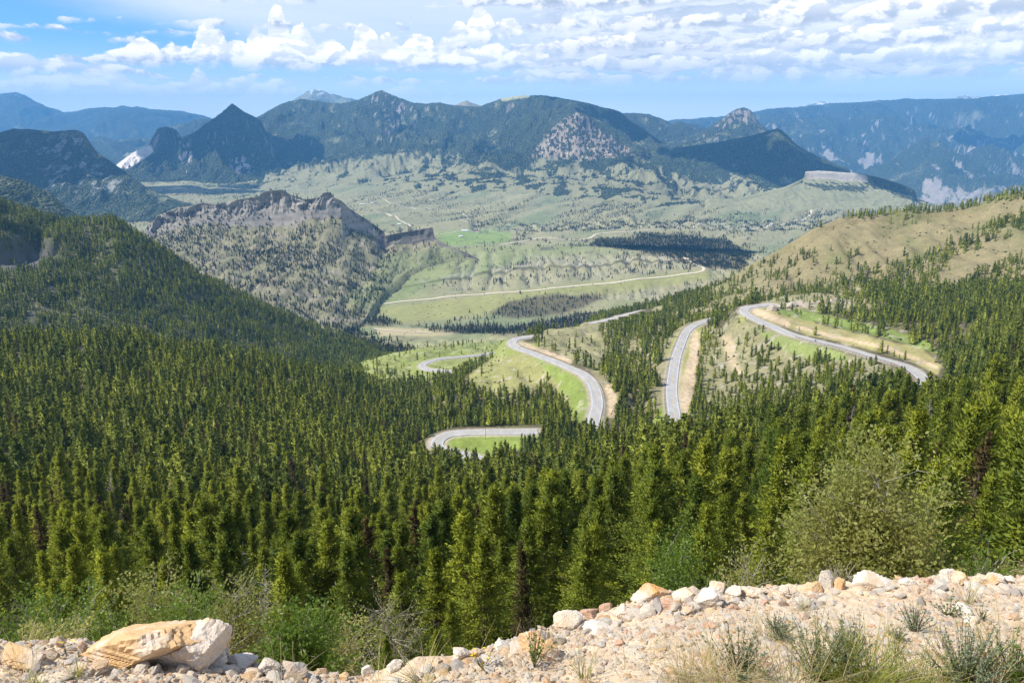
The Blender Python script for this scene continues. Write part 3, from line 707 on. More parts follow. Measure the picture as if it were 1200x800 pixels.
U, V = proj(LD.X, LD.Y, LD.Z); wn = fbm(LD.X / 50, LD.Y / 50, 4, 0.6, 53)
cl = poly(U, V, [(-60,290),(0,283),(40,278),(72,284),(66,296),(40,312),(0,320),(-60,325)], 2.5, wn * 2)
LD.Z -= cl * 34
cd = np.zeros(LD.X.shape + (3,)) + np.array((0.10, 0.10, 0.055)); cd = lerp3(cd, (0.24, 0.22, 0.17), ss(0.35, 0.7, wn) * 0.6); cd = lerp3(cd, (0.13, 0.125, 0.11), cl)  # cliff patch: its shade is put into the dark colour
LD.slope = slope_of(LD)
finish(LD, 'wooded_hill', M_hill, cd)
p = scatter(LD, (0.042 * ss(-1.1, 0.0, fbm(LD.X / 45, LD.Y / 45, 4, 0.6, 54)) * (1 - cl * 0.93)) * (LD.T < 2.35) * (LD.X / LD.Y > -0.85), 5, 30000)
TREES.append((p, np.random.default_rng(7).uniform(7, 13, len(p)), 'low'))
# small ridge end with a pale rock face in front of the creek
FR = [[(370,415,1350),(405,418,1350),(440,416,1360),(480,412,1380)], [(370,385,1480),(400,376,1480),(415,372,1480),(425,378,1480),(432,390,1480),(450,402,1460),(480,411,1440)]]

# ===== rocky butte in the middle distance
CR = [[(40,350,1700),(200,352,1700),(300,368,1700),(350,380,1680),(400,391,1650),(425,378,1800),(440,356,1980),(455,338,2130),(480,318,2300),(520,302,2450),(560,305,2480)],
 [(40,300,2150),(200,300,2150),(300,305,2150),(350,308,2150),(400,318,2120),(430,318,2200),(450,304,2350),(480,296,2440),(520,293,2500),(560,304,2490)],
 [(40,300,2400),(170,288,2420),(185,276,2450),(210,268,2455),(240,262,2455),(290,262,2460),(317,262,2462),(331,260,2462),(348,256,2462),(365,254,2462),(385,252,2470),(400,254,2480),(420,266,2540),(440,274,2570),(452,288,2570),(480,286,2580),(505,280,2580),(522,287,2540),(560,303,2500)],
 [(40,300,2440),(155,290,2430),(169,274,2470),(184,253,2480),(209,243,2485),(222,242,2485),(236,237,2485),(255,239,2485),(270,235,2485),(290,232,2488),(303,230,2488),(308,225,2492),(317,223,2492),(331,222,2492),(340,228,2492),(348,230,2490),(356,234,2490),(365,233,2490),(374,231,2490),(379,226,2492),(387,225,2492),(392,232,2495),(400,235,2505),(410,245,2550),(434,260,2590),(450,272,2590),(452,277,2575),(456,275,2582),(480,271,2590),(507,266,2590),(509,279,2588),(522,286,2550),(560,303,2510)]]
LC = loft(CR, -0.66, -0.02, 620, 1.4, 8, back=[(25, 3), (100, 60), (400, 260)], skirt=(90, 40), ends=(0, 0.03, 60))
cliff = (1 - ss(0, 0.45, np.abs(LC.T - 2.55)))
U, V = proj(LC.X, LC.Y, LC.Z)
LC.Y = LC.Y + cliff * (ridged(LC.X / 50 + fbm(LC.X / 90, LC.Z / 60, 3, .5, 69) * .5, LC.Z / 220, 4, 0.62, 61) * 34 + fbm(LC.X / 110, LC.Z / 70, 4, .6, 70) * 9 - 10) * (1 - .6 * ss(440, 455, U))
LC.Z += (fbm(LC.X / 22, LC.Z / 60, 4, 0.6, 62) * 6 + ridged(LC.X / 30, LC.Z * 0, 2, .5, 68) * 2.5) * cliff * ss(210, 250, U) * (1 - ss(440, 455, U)) + fbm(LC.X / 130, LC.Y / 130, 5, 0.5, 63) * 10 * (1 - ss(2.0, 2.5, LC.T)) - ridged(LC.X / 100, LC.Y / 500, 4, 0.5, 64).clip(0, 1) * 20 * (1 - ss(1.6, 2.2, LC.T)) * ss(0, .4, LC.T)
U, V = proj(LC.X, LC.Y, LC.Z); wn = fbm(LC.X / 60, LC.Y / 60, 4, 0.6, 65); LC.slope = slope_of(LC)
cc = np.zeros(LC.X.shape + (3,)) + np.array((0.215, 0.20, 0.11)); cc = lerp3(cc, (0.30, 0.26, 0.185), ss(0.0, 0.6, wn) * 0.7)
rk = np.clip(cliff * 1.2, 0, 1); rk = np.maximum(rk, ss(0.9, 1.5, LC.slope) * (LC.T > 1.5))
strat = 0.5 + 0.5 * np.sin(LC.Z / 3.2 + fbm(LC.X / 60, LC.Z / 20, 3, 0.5, 66) * 3)
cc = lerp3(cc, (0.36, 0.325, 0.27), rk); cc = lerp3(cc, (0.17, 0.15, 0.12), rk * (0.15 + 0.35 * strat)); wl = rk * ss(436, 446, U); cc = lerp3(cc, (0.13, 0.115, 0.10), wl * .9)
cc = lerp3(cc, (0.19, 0.22, 0.09), poly(U, V, [(400,350),(430,330),(450,300),(520,288),(560,300),(480,320),(440,370)], 5) * (1 - rk) * 0.6)
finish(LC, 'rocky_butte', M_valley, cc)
dc_ = 0.0150 * ss(-0.6, 0.5, fbm(LC.X / 70, LC.Y / 70, 4, 0.65, 67)) * (1 - 0.75 * rk)
dc_ = np.maximum(dc_, 0.02 * poly(U, V, [(160,262),(200,246),(290,236),(330,240),(300,262),(240,285),(180,290)], 5, wn * 7))
dc_ = np.maximum(dc_, 0.02 * poly(U, V, [(270,300),(340,288),(400,295),(390,312),(320,315)], 3, wn * 7))
dc_ = dc_ * (1 - 0.8 * ss(440, 470, U) * (V > 284)) 
p = scatter(LC, dc_ * (LC.T < 3.1), 6, 26000)
TREES.append((p, np.random.default_rng(8).uniform(5, 9.5, len(p)), 'dot'))

# ===== farther ridges, peaks and the great massif
def mountain(name, rows, a0, a1, nc, dens, back, amp, sc, seed, ridge_keep=0.25, colf=None, wooded=0.6, rocky=0.9, base=(0.22, 0.225, 0.125), rockc=(0.27, 0.24, 0.215), crest_row=None, minseg=6, gul=1.0, foot_soft=0.0, ends=(0.02, 0.02, 0.0)):
    Yb = rows[0][0][2]
    L = loft(rows, a0, a1, nc, dens, minseg, back=back, skirt=(Yb * 0.04, Yb * 0.03), ends=(ends[0], ends[1], ends[2] or Yb * 0.04))
    kc = int(np.argmin(np.abs(L.t - 1 - (len(rows) - 1)))); qc = (L.Z[kc] / L.Y[kc])[None, :]
    cr = len(rows) - 1
    w = ridge_keep + (1 - ridge_keep) * ss(0.03, 0.4, np.abs(L.T - cr)); w *= ss(-0.6, 0.4, L.T)
    wx = L.X + fbm(L.X / (sc * 2), L.Y / (sc * 2), 3, 0.5, seed + 5) * sc * 0.6
    g = ridged(wx / (sc * 0.55), L.Y / (sc * 1.5), 5, 0.55, seed)
    w = w * (1 - foot_soft * ss(0.9, 0.2, L.T)) if foot_soft else w
    L.Z += w * amp * (fbm(L.X / sc, L.Y / sc, 6, 0.52, seed + 1) * 0.8 + (g - 0.55) * 0.8 * gul)
    lim = (qc - 0.0010 * np.clip(cr - L.T, 0, 1) * 6) * L.Y
    front = L.T < cr
    L.Z = np.where(front, np.minimum(L.Z, lim + 0.05 * (L.Z - lim)), np.minimum(L.Z, (qc - 0.0004 * np.clip(L.T - cr, 0, 1)) * L.Y))
    L.Z += (1 - ss(0.0, 0.25, np.abs(L.T - cr))) * amp * 0.06 * fbm(L.X / (sc * 0.25), L.Y / 1e5, 4, 0.6, seed + 2)
    U, V = proj(L.X, L.Y, L.Z); L.U, L.V = U, V; L.slope = slope_of(L)
    n1 = fbm(L.X / (sc * 0.5), L.Y / (sc * 0.5), 5, 0.6, seed + 3); n2 = fbm(L.X / (sc * .12), L.Y / (sc * .3), 4, 0.6, seed + 4)
    c = np.zeros(L.X.shape + (3,)) + np.array(base); rock = ss(rocky, rocky + 0.5, L.slope * 0.8 + n2 * 0.5)
    c = lerp3(c, rockc, rock); c = lerp3(c, tuple(x * 0.6 for x in rockc), rock * ss(0, .6, n2) * .7)
    f = np.clip(wooded + n1 * 0.5 + n2 * 0.25, 0, 1) * (1 - rock * 0.75)
    L.n1, L.n2, L.rock = n1, n2, rock
    if colf: c, f = colf(L, U, V, c, f)
    L.f = f
    finish(L, name, M_mount, c, {'forest': f, 'rock': rock})
    return L
# second ridge on the left
mountain('ridge', [[(-300,330,2200),(0,330,2200),(120,340,2250),(200,340,2300)], [(-300,270,2400),(0,265,2400),(100,290,2400),(200,320,2400)],
  [(-300,190,2650),(-60,196,2650),(0,205,2650),(30,212,2650),(61,228,2650),(84,245,2650),(101,256,2650),(150,285,2650),(200,310,2600)]], -1.0, -0.42, 260, 1.0, [(60, 10), (400, 260)], 40, 260, 71, wooded=0.9, rocky=1.3)
# flat-topped left mountain
def col_g(L, U, V, c, f):
    r = ss(0.05, 0.5, L.n2 + 0.15) * poly(U, V, [(20,150),(100,158),(115,185),(150,215),(130,235),(60,235),(40,190)], 10)
    c = lerp3(c, (0.30, 0.30, 0.28), r * 0.8); return c, f * (1 - r * 0.6)
mountain('mountain', [[(-300,262,3800),(0,262,3800),(150,262,3850),(220,256,3950),(260,250,4050)], [(-300,212,4300),(0,208,4300),(60,210,4300),(130,225,4300),(200,240,4250),(260,246,4200)],
  [(-300,160,4900),(-60,160,4900),(0,155,4900),(15,150.5,4900),(40,152,4900),(65,154,4900),(88,152,4900),(97,155,4880),(104,165,4850),(112,176,4820),(125,186,4750),(145,200,4650),(170,218,4500),(209,235,4400),(235,241,4350),(260,246,4300)]], -0.98, -0.30, 420, 1.2, [(60, 10), (600, 500)], 65, 420, 81, colf=col_g, wooded=0.85, rocky=1.45)
# sawtooth peak
def col_k(L, U, V, c, f):
    sc = poly(U, V, [(132,196),(158,177),(176,170),(180,178),(168,188),(150,198)], 1.5)
    c = lerp3(c, (0.74, 0.66, 0.58), sc); f = f * (1 - sc)
    t = ss(0.0, 0.4, L.n2) * np.maximum(poly(U, V, [(268,185),(285,180),(300,200),(285,206),(272,200)], 4), poly(U, V, [(205,160),(222,158),(230,200),(212,205)], 6))
    return lerp3(c, (0.5, 0.44, 0.42), t), f * (1 - t)
mountain('peak', [[(120,206,6300),(135,203,6300),(180,209,6200),(250,211,6100),(300,210,6100),(345,208,6200)], [(120,202,6700),(135,197,6800),(165,190,6700),(185,180,6700),(215,178,6700),(240,172,6700),(272,165,6650),(300,172,6650),(320,190,6600),(345,204,6500)],
  [(120,202,7000),(135,194,7000),(155,179,7000),(174,171,7000),(177,163,7000),(184,151,7000),(190,150,7000),(194,148,7000),(206,152,7000),(213,161,7000),(226,156,7050),(243,143,7100),(252,137,7100),(260,131.5,7100),(266,126,7100),(272,121,7100),(279,126,7100),(287,131.5,7100),(297,136,7100),(306,142,7080),(314,158,7000),(321,178,6900),(330,200,6800),(345,205,6700)]], -0.56, -0.26, 420, 1.6, [(60, 60), (400, 500)], 110, 300, 91, ridge_keep=0.12, colf=col_k, wooded=0.95, rocky=1.75)
# the massif
def col_m(L, U, V, c, f):
    cone = poly(U, V, [(618,185),(636,163),(655,142),(675,131),(692,138),(712,155),(744,182),(700,188),(650,188)], 3, L.n2 * 3)
    c = lerp3(c, (0.30, 0.245, 0.19), cone); c = lerp3(c, (0.40, 0.32, 0.23), cone * poly(U, V, [(622,184),(640,172),(700,174),(735,172),(745,184)], 4) * ss(-.3, .3, L.n2))
    n5 = fbm(L.X / 26, L.Z / 30, 3, 0.65, 331); f = f * (1 - cone) + cone * (0.12 + 0.75 * (n5 + L.n2 * .5 > 0.02))
    pk = poly(U, V, [(430,118),(447,107),(462,113),(475,122),(468,145),(455,160),(445,150)], 5, L.n2 * 6) * ss(-.2, .4, L.n2 + .2)
    pk = pk * ss(-.1, .3, fbm(L.X / 40, L.Z / 60, 3, .6, 332) + .15); c = lerp3(c, (0.27, 0.23, 0.21), pk); f = f * (1 - 0.8 * pk)
    foot = ss(0.0, 18, V - (186 + 9 * L.n1 + 7 * fbm(L.X / 260, L.Y / 90, 3, .6, 336))) * (U < 1000)
    gr = foot * ss(-0.3, 0.3, -L.n2 * .8 - L.n1 * 0.4 + 0.22 + fbm(L.X / 120, L.Y / 60, 4, .65, 333) * 1.0)
    gr = np.maximum(gr, poly(U, V, [(310,215),(350,198),(400,190),(450,182),(500,178),(530,178),(520,190),(460,200),(420,215)], 5, L.n1 * 10) * ss(-.5, .2, .35 - L.n2))
    c = lerp3(c, (0.25, 0.235, 0.125), gr); f = f * (1 - gr)
    top = (1 - ss(1.5, 4, linedist(U, V, [(590,116),(605,113),(618,112)]))) ; c = lerp3(c, (0.36, 0.36, 0.2), top); f = f * (1 - top)
    return c, f
MR = [[(270,222,5800),(300,220,5700),(350,216,5600),(400,214,5500),(450,214,5300),(500,215,5200),(600,216,5100),(700,226,4850),(800,240,4500),(880,248,4300),(940,250,4300),(990,250,4300)],
 [(270,205,6400),(330,202,6500),(400,192,6300),(450,190,6200),(500,190,6100),(560,192,5900),(600,190,5900),(680,190,5700),(740,197,5500),(800,218,5100),(880,236,4700),(940,246,4500),(990,250,4400)],
 [(270,175,7400),(310,165,7600),(340,160,7500),(380,155,7700),(410,160,7400),(447,150,7500),(470,150,7800),(500,158,7300),(540,150,7500),(575,155,7200),(600,150,7200),(640,155,6500),(675,140,6300),(705,155,6350),(735,176,6200),(780,192,6000),(830,210,5500),(880,224,5100),(940,243,4700),(990,250,4500)],
 [(270,150,8600),(290,142,8600),(304,136,8600),(324,124.5,8600),(337,119,8600),(351,115.5,8600),(361,117,8600),(371,119,8600),(400,121.5,8600),(420,117,8600),(435,110,8600),(447,105.5,8600),(457,109,8600),(467,114,8600),(481,119,8500),(500,122,8500),(515,120,8500),(532,124,8400),(562,125,8300),(575,120,8200),(589,115.5,8100),(602,113,8100),(618,112,8000),(633,112,8000),(650,114,8000),(670,117,7900),(690,121,7800),(704,125.5,7700),(718,128,7600),(727,131,7500),(737,140,7400),(758,154,7200),(778,168,7000),(800,181,6700),(830,192,6300),(860,203,5800),(888,213,5400),(925,236,4900),(940,243,4800),(990,250,4700)]]
LM = mountain('massif', MR, -0.40, 0.46, 800, 1.1, [(120, 25), (1200, 800)], 165, 700, 101, foot_soft=0.93, ridge_keep=0.10, colf=col_m, wooded=0.80, rocky=1.3)
# reddish summit just behind
mountain('summit', [[(500,140,9200),(600,140,9200)], [(500,124,10500),(520,122,10500),(532,123,10500),(540,120,10500),(547,117.5,10500),(555,121,10500),(570,126,10500),(600,130,10500)]], -0.12, 0.0, 80, 1.0, [(60, 60), (400, 400)], 40, 300, 105, wooded=0.1, rocky=0.2, rockc=(0.42, 0.30, 0.26))
mountain('distant_peak', [[(320,140,14000),(440,140,14000)], [(320,126,15500),(340,120,15500),(351,112,15500),(360,107,15500),(368,104.5,15500),(376,106,15500),(385,109,15500),(398,111,15500),(412,115,15500),(425,118,15500),(440,125,15500)]], -0.32, -0.16, 120, 1.5, [(100, 100), (1500, 900)], 120, 700, 107, wooded=0.2, rocky=0.6,
  colf=lambda L, U, V, c, f: (lerp3(c, (0.8, 0.82, 0.85), ss(0.1, 0.4, L.n2) * ss(118, 110, V) if False else ss(0.25, 0.5, L.n2) * (1 - ss(108, 114, V))), f))
mountain('distant_range', [[(-400,190,13500),(0,190,13500),(120,190,13500),(260,185,13500),(330,185,13500)], [(-400,150,15000),(0,150,15000),(100,152,15000),(200,150,15000),(330,160,15000)],
  [(-400,112,17000),(-100,116,17000),(-40,112,17000),(0,110,17000),(18,108,17000),(30,112,17000),(45,120,17000),(75,132,17000),(90,130,17000),(105,127,17000),(145,124,17000),(165,125,17000),(190,128,17000),(215,131,17000),(240,136,17000),(260,141,17000),(330,150,17000)]], -1.0, -0.28, 420, 1.2, [(200, 100), (3000, 1500)], 300, 1500, 111, wooded=0.95, rocky=1.6,
  colf=lambda L, U, V, c, f: (lerp3(c, (0.75, 0.78, 0.82), ss(0.35, 0.5, L.n2) * (1 - ss(115, 128, V))), f))
mountain('middle_range', [[(90,205,8800),(170,200,8800),(270,180,9000)], [(90,185,10000),(120,180,10000),(170,178,10000),(270,165,10000)],
  [(90,175,11500),(106,162,11500),(121,158.5,11500),(138,164,11500),(150,162,11500),(162,160,11500),(180,163,11500),(203,147,11500),(219,142,11500),(236,139,11500),(270,137,11500)]], -0.58, -0.30, 240, 1.3, [(100, 50), (800, 700)], 150, 800, 115, wooded=0.75)
# peaks right of the massif
mountain('back_ridge', [[(700,185,8600),(850,185,8600)], [(700,155,9200),(770,158,9200),(850,165,9200)], [(700,131,10000),(732,132.5,10000),(748,133,10000),(760,134,10000),(775,139,10000),(787,144,10000),(797,142.5,10000),(812,147.5,10000),(825,151,10000),(850,158,10000)]], 0.08, 0.29, 200, 1.3, [(100, 50), (800, 700)], 110, 600, 121, wooded=0.8)
def col_j(L, U, V, c, f):
    r = poly(U, V, [(838,148),(857,132),(872,127),(884,132),(888,143),(876,142),(862,138),(846,150)], 2, L.n2 * 4)
    r = r * ss(-.2, .3, L.n2); return lerp3(c, (0.30, 0.24, 0.20), r), f * (1 - r * 0.8)
mountain('rock_peak', [[(790,185,7600),(850,185,7600),(930,182,7600)], [(790,168,8200),(830,162,8200),(870,158,8200),(930,170,8200)], [(790,168,9000),(810,159,9000),(822,154,9000),(835,147.5,9000),(845,140,9000),(857,130.5,9000),(864,127,9000),(871,126,9000),(880,129.5,9000),(884,134,9000),(887,141,9000),(893,146,9000),(900,151,9000),(915,160,9000),(930,168,9000)]], 0.18, 0.36, 260, 1.6, [(60, 60), (700, 600)], 110, 420, 125, ridge_keep=.1, wooded=0.75, rocky=1.1, colf=col_j)
mountain('dark_ridge', [[(760,200,5700),(850,205,5700),(900,206,5700),(980,206,5700),(1010,206,5700)], [(760,190,6000),(850,182,6050),(910,175,6050),(950,190,6000),(1010,204,5900)], [(760,182,6500),(800,172,6500),(820,169.5,6500),(845,166,6500),(867,161,6500),(891,156,6500),(902,153,6500),(911,150.5,6500),(917,153,6500),(922,158,6500),(935,171,6450),(949,178,6400),(965,186,6300),(982,193,6200),(1010,203,6100)]], 0.15, 0.46, 360, 1.3, [(60, 40), (700, 500)], 75, 420, 131, ridge_keep=.1, wooded=0.95, rocky=1.5)
# long plateau on the far right, with the canyon wall at its foot
def col_n(L, U, V, c, f):
    r = ss(0.35, 0.8, L.n2 + L.n1 * 0.4) * ss(125, 150, V); c = lerp3(c, (0.32, 0.28, 0.25), r * 0.8); f = f * (1 - r * 0.8)
    w = poly(U, V, [(1084,206),(1100,214),(1120,220),(1145,222),(1165,216),(1250,220),(1250,262),(1090,262),(1080,226)], 3, L.n2 * 8) * ss(-0.6, 0.0, L.n2 + .2)
    cr5 = ss(-.2, .3, fbm(L.X / 60, L.Z / 160, 4, .65, 340)); c = lerp3(c, (0.34, 0.29, 0.26), w * (.35 + .65 * cr5)); w = w * (.5 + .5 * cr5); return c, f * (1 - w)
mountain('plateau', [[(780,178,11500),(850,190,11000),(950,222,9500),(1050,250,8000),(1120,262,7400),(1250,265,7200),(1500,265,7200)], [(780,165,12500),(850,170,12200),(950,190,11000),(1040,205,9800),(1100,210,8900),(1200,208,8800),(1500,205,8800)],
  [(780,150,14000),(850,150,14000),(950,158,13000),(1050,160,12500),(1120,165,12200),(1200,158,12200),(1500,150,12000)],
  [(780,142,17000),(850,136,16500),(884,131,16500),(911,127,16000),(935,125.6,16000),(969,121,16000),(1003,120,15500),(1053,116.5,15500),(1087,116.5,15500),(1121,115.5,15000),(1165,113,15000),(1200,109.7,15000),(1500,98,15000)]], 0.18, 1.0, 760, 1.0, [(300, 50), (4000, 1500)], 430, 1700, 141, ridge_keep=.05, wooded=0.86, rocky=1.15, rockc=(0.32, 0.28, 0.26), colf=col_n)
mountain('snowy_range', [[(700,160,18000),(1300,160,18000)], [(700,160,20000),(760,150,20000),(790,145,20000),(800,142,20000),(815,143,20000),(830,140,20000),(842,138,20000),(852,140,20000),(870,136,20000),(884,134,20000),(940,125,20000),(948,120.5,20000),(957,118.5,20000),(968,119,20000),(990,124,20000),(1110,120,20000),(1124,112.5,20000),(1130,111,20000),(1140,113,20000),(1160,114,20000),(1170,110.5,20000),(1182,110,20000),(1195,113,20000),(1300,114,20000)]], 0.1, 0.72, 260, 1.5, [(500, 200), (4000, 1500)], 200, 1100, 151, wooded=0.0, rocky=0.5, rockc=(0.45, 0.42, 0.42),
  colf=lambda L, U, V, c, f: (lerp3(c, (0.8, 0.8, 0.82), ss(-0.2, 0.2, L.n2)), f * 0))
# mesa with its cliff
TR = [[(860,250,4300),(950,250,4300),(1050,254,4300),(1150,254,4300)], [(860,235,4500),(920,222,4600),(945,213,4800),(1016,216,4800),(1057,228,4700),(1100,242,4600),(1150,252,4500)],
  [(860,234,4560),(920,221,4700),(943,211,4850),(945,210,4850),(975,211,4850),(1003,212.5,4850),(1016,214,4850),(1057,226,4800),(1100,240,4700),(1150,252,4560)],
  [(860,233,4600),(920,219,4760),(942,209,4860),(944,201,4870),(960,200,4870),(976,201,4870),(1003,203,4870),(1016,205,4870),(1030,208,4870),(1057,216,4870),(1080,226,4850),(1100,236,4800),(1150,250,4650)]]
def col_t(L, U, V, c, f):
    cl = (1 - ss(0.3, 0.55, np.abs(L.T - 2.5))) * ss(942, 948, U) * (1 - ss(1012, 1022, U))
    c = lerp3((c * 0 + np.array((0.27, 0.26, 0.14))), (0.58, 0.50, 0.42), cl)
    w = poly(U, V, [(1005,204),(1018,203),(1060,214),(1110,238),(1110,250),(1080,240),(1045,226),(1015,217)], 2, L.n2 * 4)
    band = poly(U, V, [(940,214),(1018,218),(1012,226),(960,222)], 3, L.n2 * 4) * 0.6
    return c, np.clip(np.maximum(w * 1.0, band) + 0.25 * (L.n2 > 0.35), 0, 1) * (1 - cl)
LT = mountain('mesa', TR, 0.24, 0.55, 360, 1.5, [(300, 5), (700, 200)], 12, 200, 161, wooded=0.2, rocky=3, colf=col_t, minseg=7)
# ground sheet out to the horizon
g = np.array([(-24500, -2500, -930), (24500, -2500, -930), (24500, 24500, -930), (-24500, 24500, -930)], float)
tag(mesh_obj('ground', g, np.array([[0, 1, 2, 3]]), M_valley, {'col': np.tile((0.2, 0.22, 0.14), (4, 1))}), kind='structure')

# tree dots on the apron of the massif
dm_ = 0.0045 * ss(0.0, 0.5, LM.f) * (LM.Y < 6300) + 0.0
p = scatter(LM, dm_, 9, 16000)
TREES.append((p, np.random.default_rng(9).uniform(6, 11, len(p)), 'dot'))
# ---------------------------------------------------------------- height look-ups
def height_at(L, x, y):
    """terrain height of a sheet made of columns (x / y constant)"""
    x = np.atleast_1d(x).astype(float); y = np.atleast_1d(y).astype(float); a = x / y; out = np.empty(len(x))
    fj = (a - L.a[0]) / (L.a[-1] - L.a[0]) * (L.nc - 1)
    for k in range(len(x)):
        j = int(np.clip(fj[k], 0, L.nc - 2)); f = min(max(fj[k] - j, 0), 1)
        out[k] = np.interp(y[k], L.Y[:, j], L.Z[:, j]) * (1 - f) + np.interp(y[k], L.Y[:, j + 1], L.Z[:, j + 1]) * f
    return out
def on_land(L, u, v, lo=0, hi=1e9):
    if not hasattr(L, 'PU'): L.PU, L.PV = proj(L.X, L.Y, L.Z)
    d = (L.PU - u) ** 2 + (L.PV - v) ** 2 + np.where((L.Y < lo) | (L.Y > hi), 1e9, 0)
    k = np.unravel_index(np.argmin(d), d.shape); return np.array((L.X[k], L.Y[k], L.Z[k]))

# ---------------------------------------------------------------- roads
def strip(name, pl, offs, mat, dz=0.0, skirt=0.0, parent=None, close=False):
    """ribbon along a polyline between lateral offsets"""
    p = np.asarray(pl); d = np.gradient(p, axis=0); d[:, 2] = 0; d /= np.linalg.norm(d, axis=1)[:, None] + 1e-9
    n = np.stack([d[:, 1], -d[:, 0], d[:, 2] * 0], 1)
    rows = [p + n * o + np.array((0, 0, dz)) for o in offs]
    if skirt:
        rows = [rows[0] + np.array((0, 0, -skirt)) - n * 0.4] + rows + [rows[-1] + np.array((0, 0, -skirt)) + n * 0.4]
    V = np.stack(rows, 1).reshape(-1, 3)
    return mesh_obj(name, V, grid_faces(len(p), len(rows)), mat, parent=parent, smooth=False)
for k, pl in ROADS.items():
    w = 4.35
    r = strip('road', pl, (-w, -w * 0.5, 0, w * 0.5, w), M_asphalt, 0.05, 1.2); tag(r, kind='structure')
    for s in (-1, 1):
        strip('edge_line', pl, (s * (w - 0.75) - 0.09, s * (w - 0.75) + 0.09), M_white, 0.065, parent=r)
        strip('centre_line', pl, (s * 0.18 - 0.09, s * 0.18 + 0.09), M_yellow, 0.065, parent=r)
GRAVEL_ROADS = [([(414,368),(440,358.5),(500,351),(560,345.5),(620,340),(700,333),(760,326),(800,321),(818,319),(825,315),(817,310),(800,303)], 9, 1900, 2600),
 ([(423,248),(440,249),(455,251.7),(468,258),(481.7,265)], 9, 3000, 4800), ([(440,230),(455,236),(470,241.7),(490,245),(538,248),(545,252),(558,254.5)], 8, 3200, 5200),
 ([(536.7,257.5),(550,261),(556.7,264)], 8, 3000, 4500), ([(516,274),(540,271),(550,271),(560,272)], 7, 2900, 4000),
 ([(585,287),(610,283),(636,279),(665,281),(690,279),(704,274),(750,271),(800,267.5),(867,265.7),(901,264),(938,259),(950,252),(948.6,245.5),(930,240),(905,233)], 11, 2900, 5200),
 ([(904,226),(910,221),(918,217),(935,211)], 14, 4200, 6500), ([(437,385),(455,388),(480,389),(505,391)], 5, 1500, 1900)]
for pts, wd, lo, hi in GRAVEL_ROADS:
    q = np.array([on_land(LV, u, v, lo, hi) for u, v in pts]); q = catmull(q, 12.0)
    q[:, 2] = smooth1(height_at(LV, q[:, 0], q[:, 1])[:, None], 3, 1)[:, 0]
    d = np.gradient(q, axis=0); d /= np.linalg.norm(d[:, :2], axis=1)[:, None] + 1e-9
    n = np.stack([d[:, 1], -d[:, 0]], 1); rows = []
    for o in (-wd / 2, 0, wd / 2):
        xy = q[:, :2] + n * o; z = np.maximum(height_at(LV, xy[:, 0], xy[:, 1]), q[:, 2] - 2) + 0.9; rows.append(np.column_stack([xy, z]))
    V = np.stack(rows, 1).reshape(-1, 3); tag(mesh_obj('gravel_road', V, grid_faces(len(q), 3), M_gravelroad), kind='structure')

# ---------------------------------------------------------------- conifers
def tube(pts, rad, ns=5):
    pts = np.asarray(pts, float); n = len(pts); d = np.gradient(pts, axis=0); d /= np.linalg.norm(d, axis=1)[:, None] + 1e-9
    ref = np.where(np.abs(d[:, 2:3]) > 0.9, np.array([[1., 0, 0]]), np.array([[0, 0, 1.]]))
    a = np.cross(d, ref); a /= np.linalg.norm(a, axis=1)[:, None] + 1e-9; b = np.cross(d, a)
    t = np.arange(ns) / ns * 2 * np.pi
    V = pts[:, None] + (a[:, None] * np.cos(t)[None, :, None] + b[:, None] * np.sin(t)[None, :, None]) * np.asarray(rad)[:, None, None]
    i = np.arange((n - 1) * ns); r = i // ns; c = i % ns; A = r * ns + c; B = r * ns + (c + 1) % ns
    return V.reshape(-1, 3), np.stack([A, B, B + ns, A + ns], 1)
def join(parts):
    V, F, o = [], [], 0
    for v, f in parts: V.append(v); F.append(f + o); o += len(v)
    return np.concatenate(V), np.concatenate(F)
def blades(pos, dirs, length, width, r, bend=0.0):
    """diamond leaf quads"""
    n = len(pos); rd = r.normal(size=(n, 3)); s = np.cross(dirs, rd); s /= np.linalg.norm(s, axis=1)[:, None] + 1e-9
    L = length[:, None]; W = width[:, None]; nn = np.cross(dirs, s)
    V = np.stack([pos, pos + dirs * L * 0.5 + s * W * 0.5 + nn * L * bend, pos + dirs * L, pos + dirs * L * 0.5 - s * W * 0.5 + nn * L * bend], 1).reshape(-1, 3)
    return V, np.arange(n * 4).reshape(-1, 4)
def norm(v): return v / (np.linalg.norm(v, axis=-1, keepdims=True) + 1e-9)
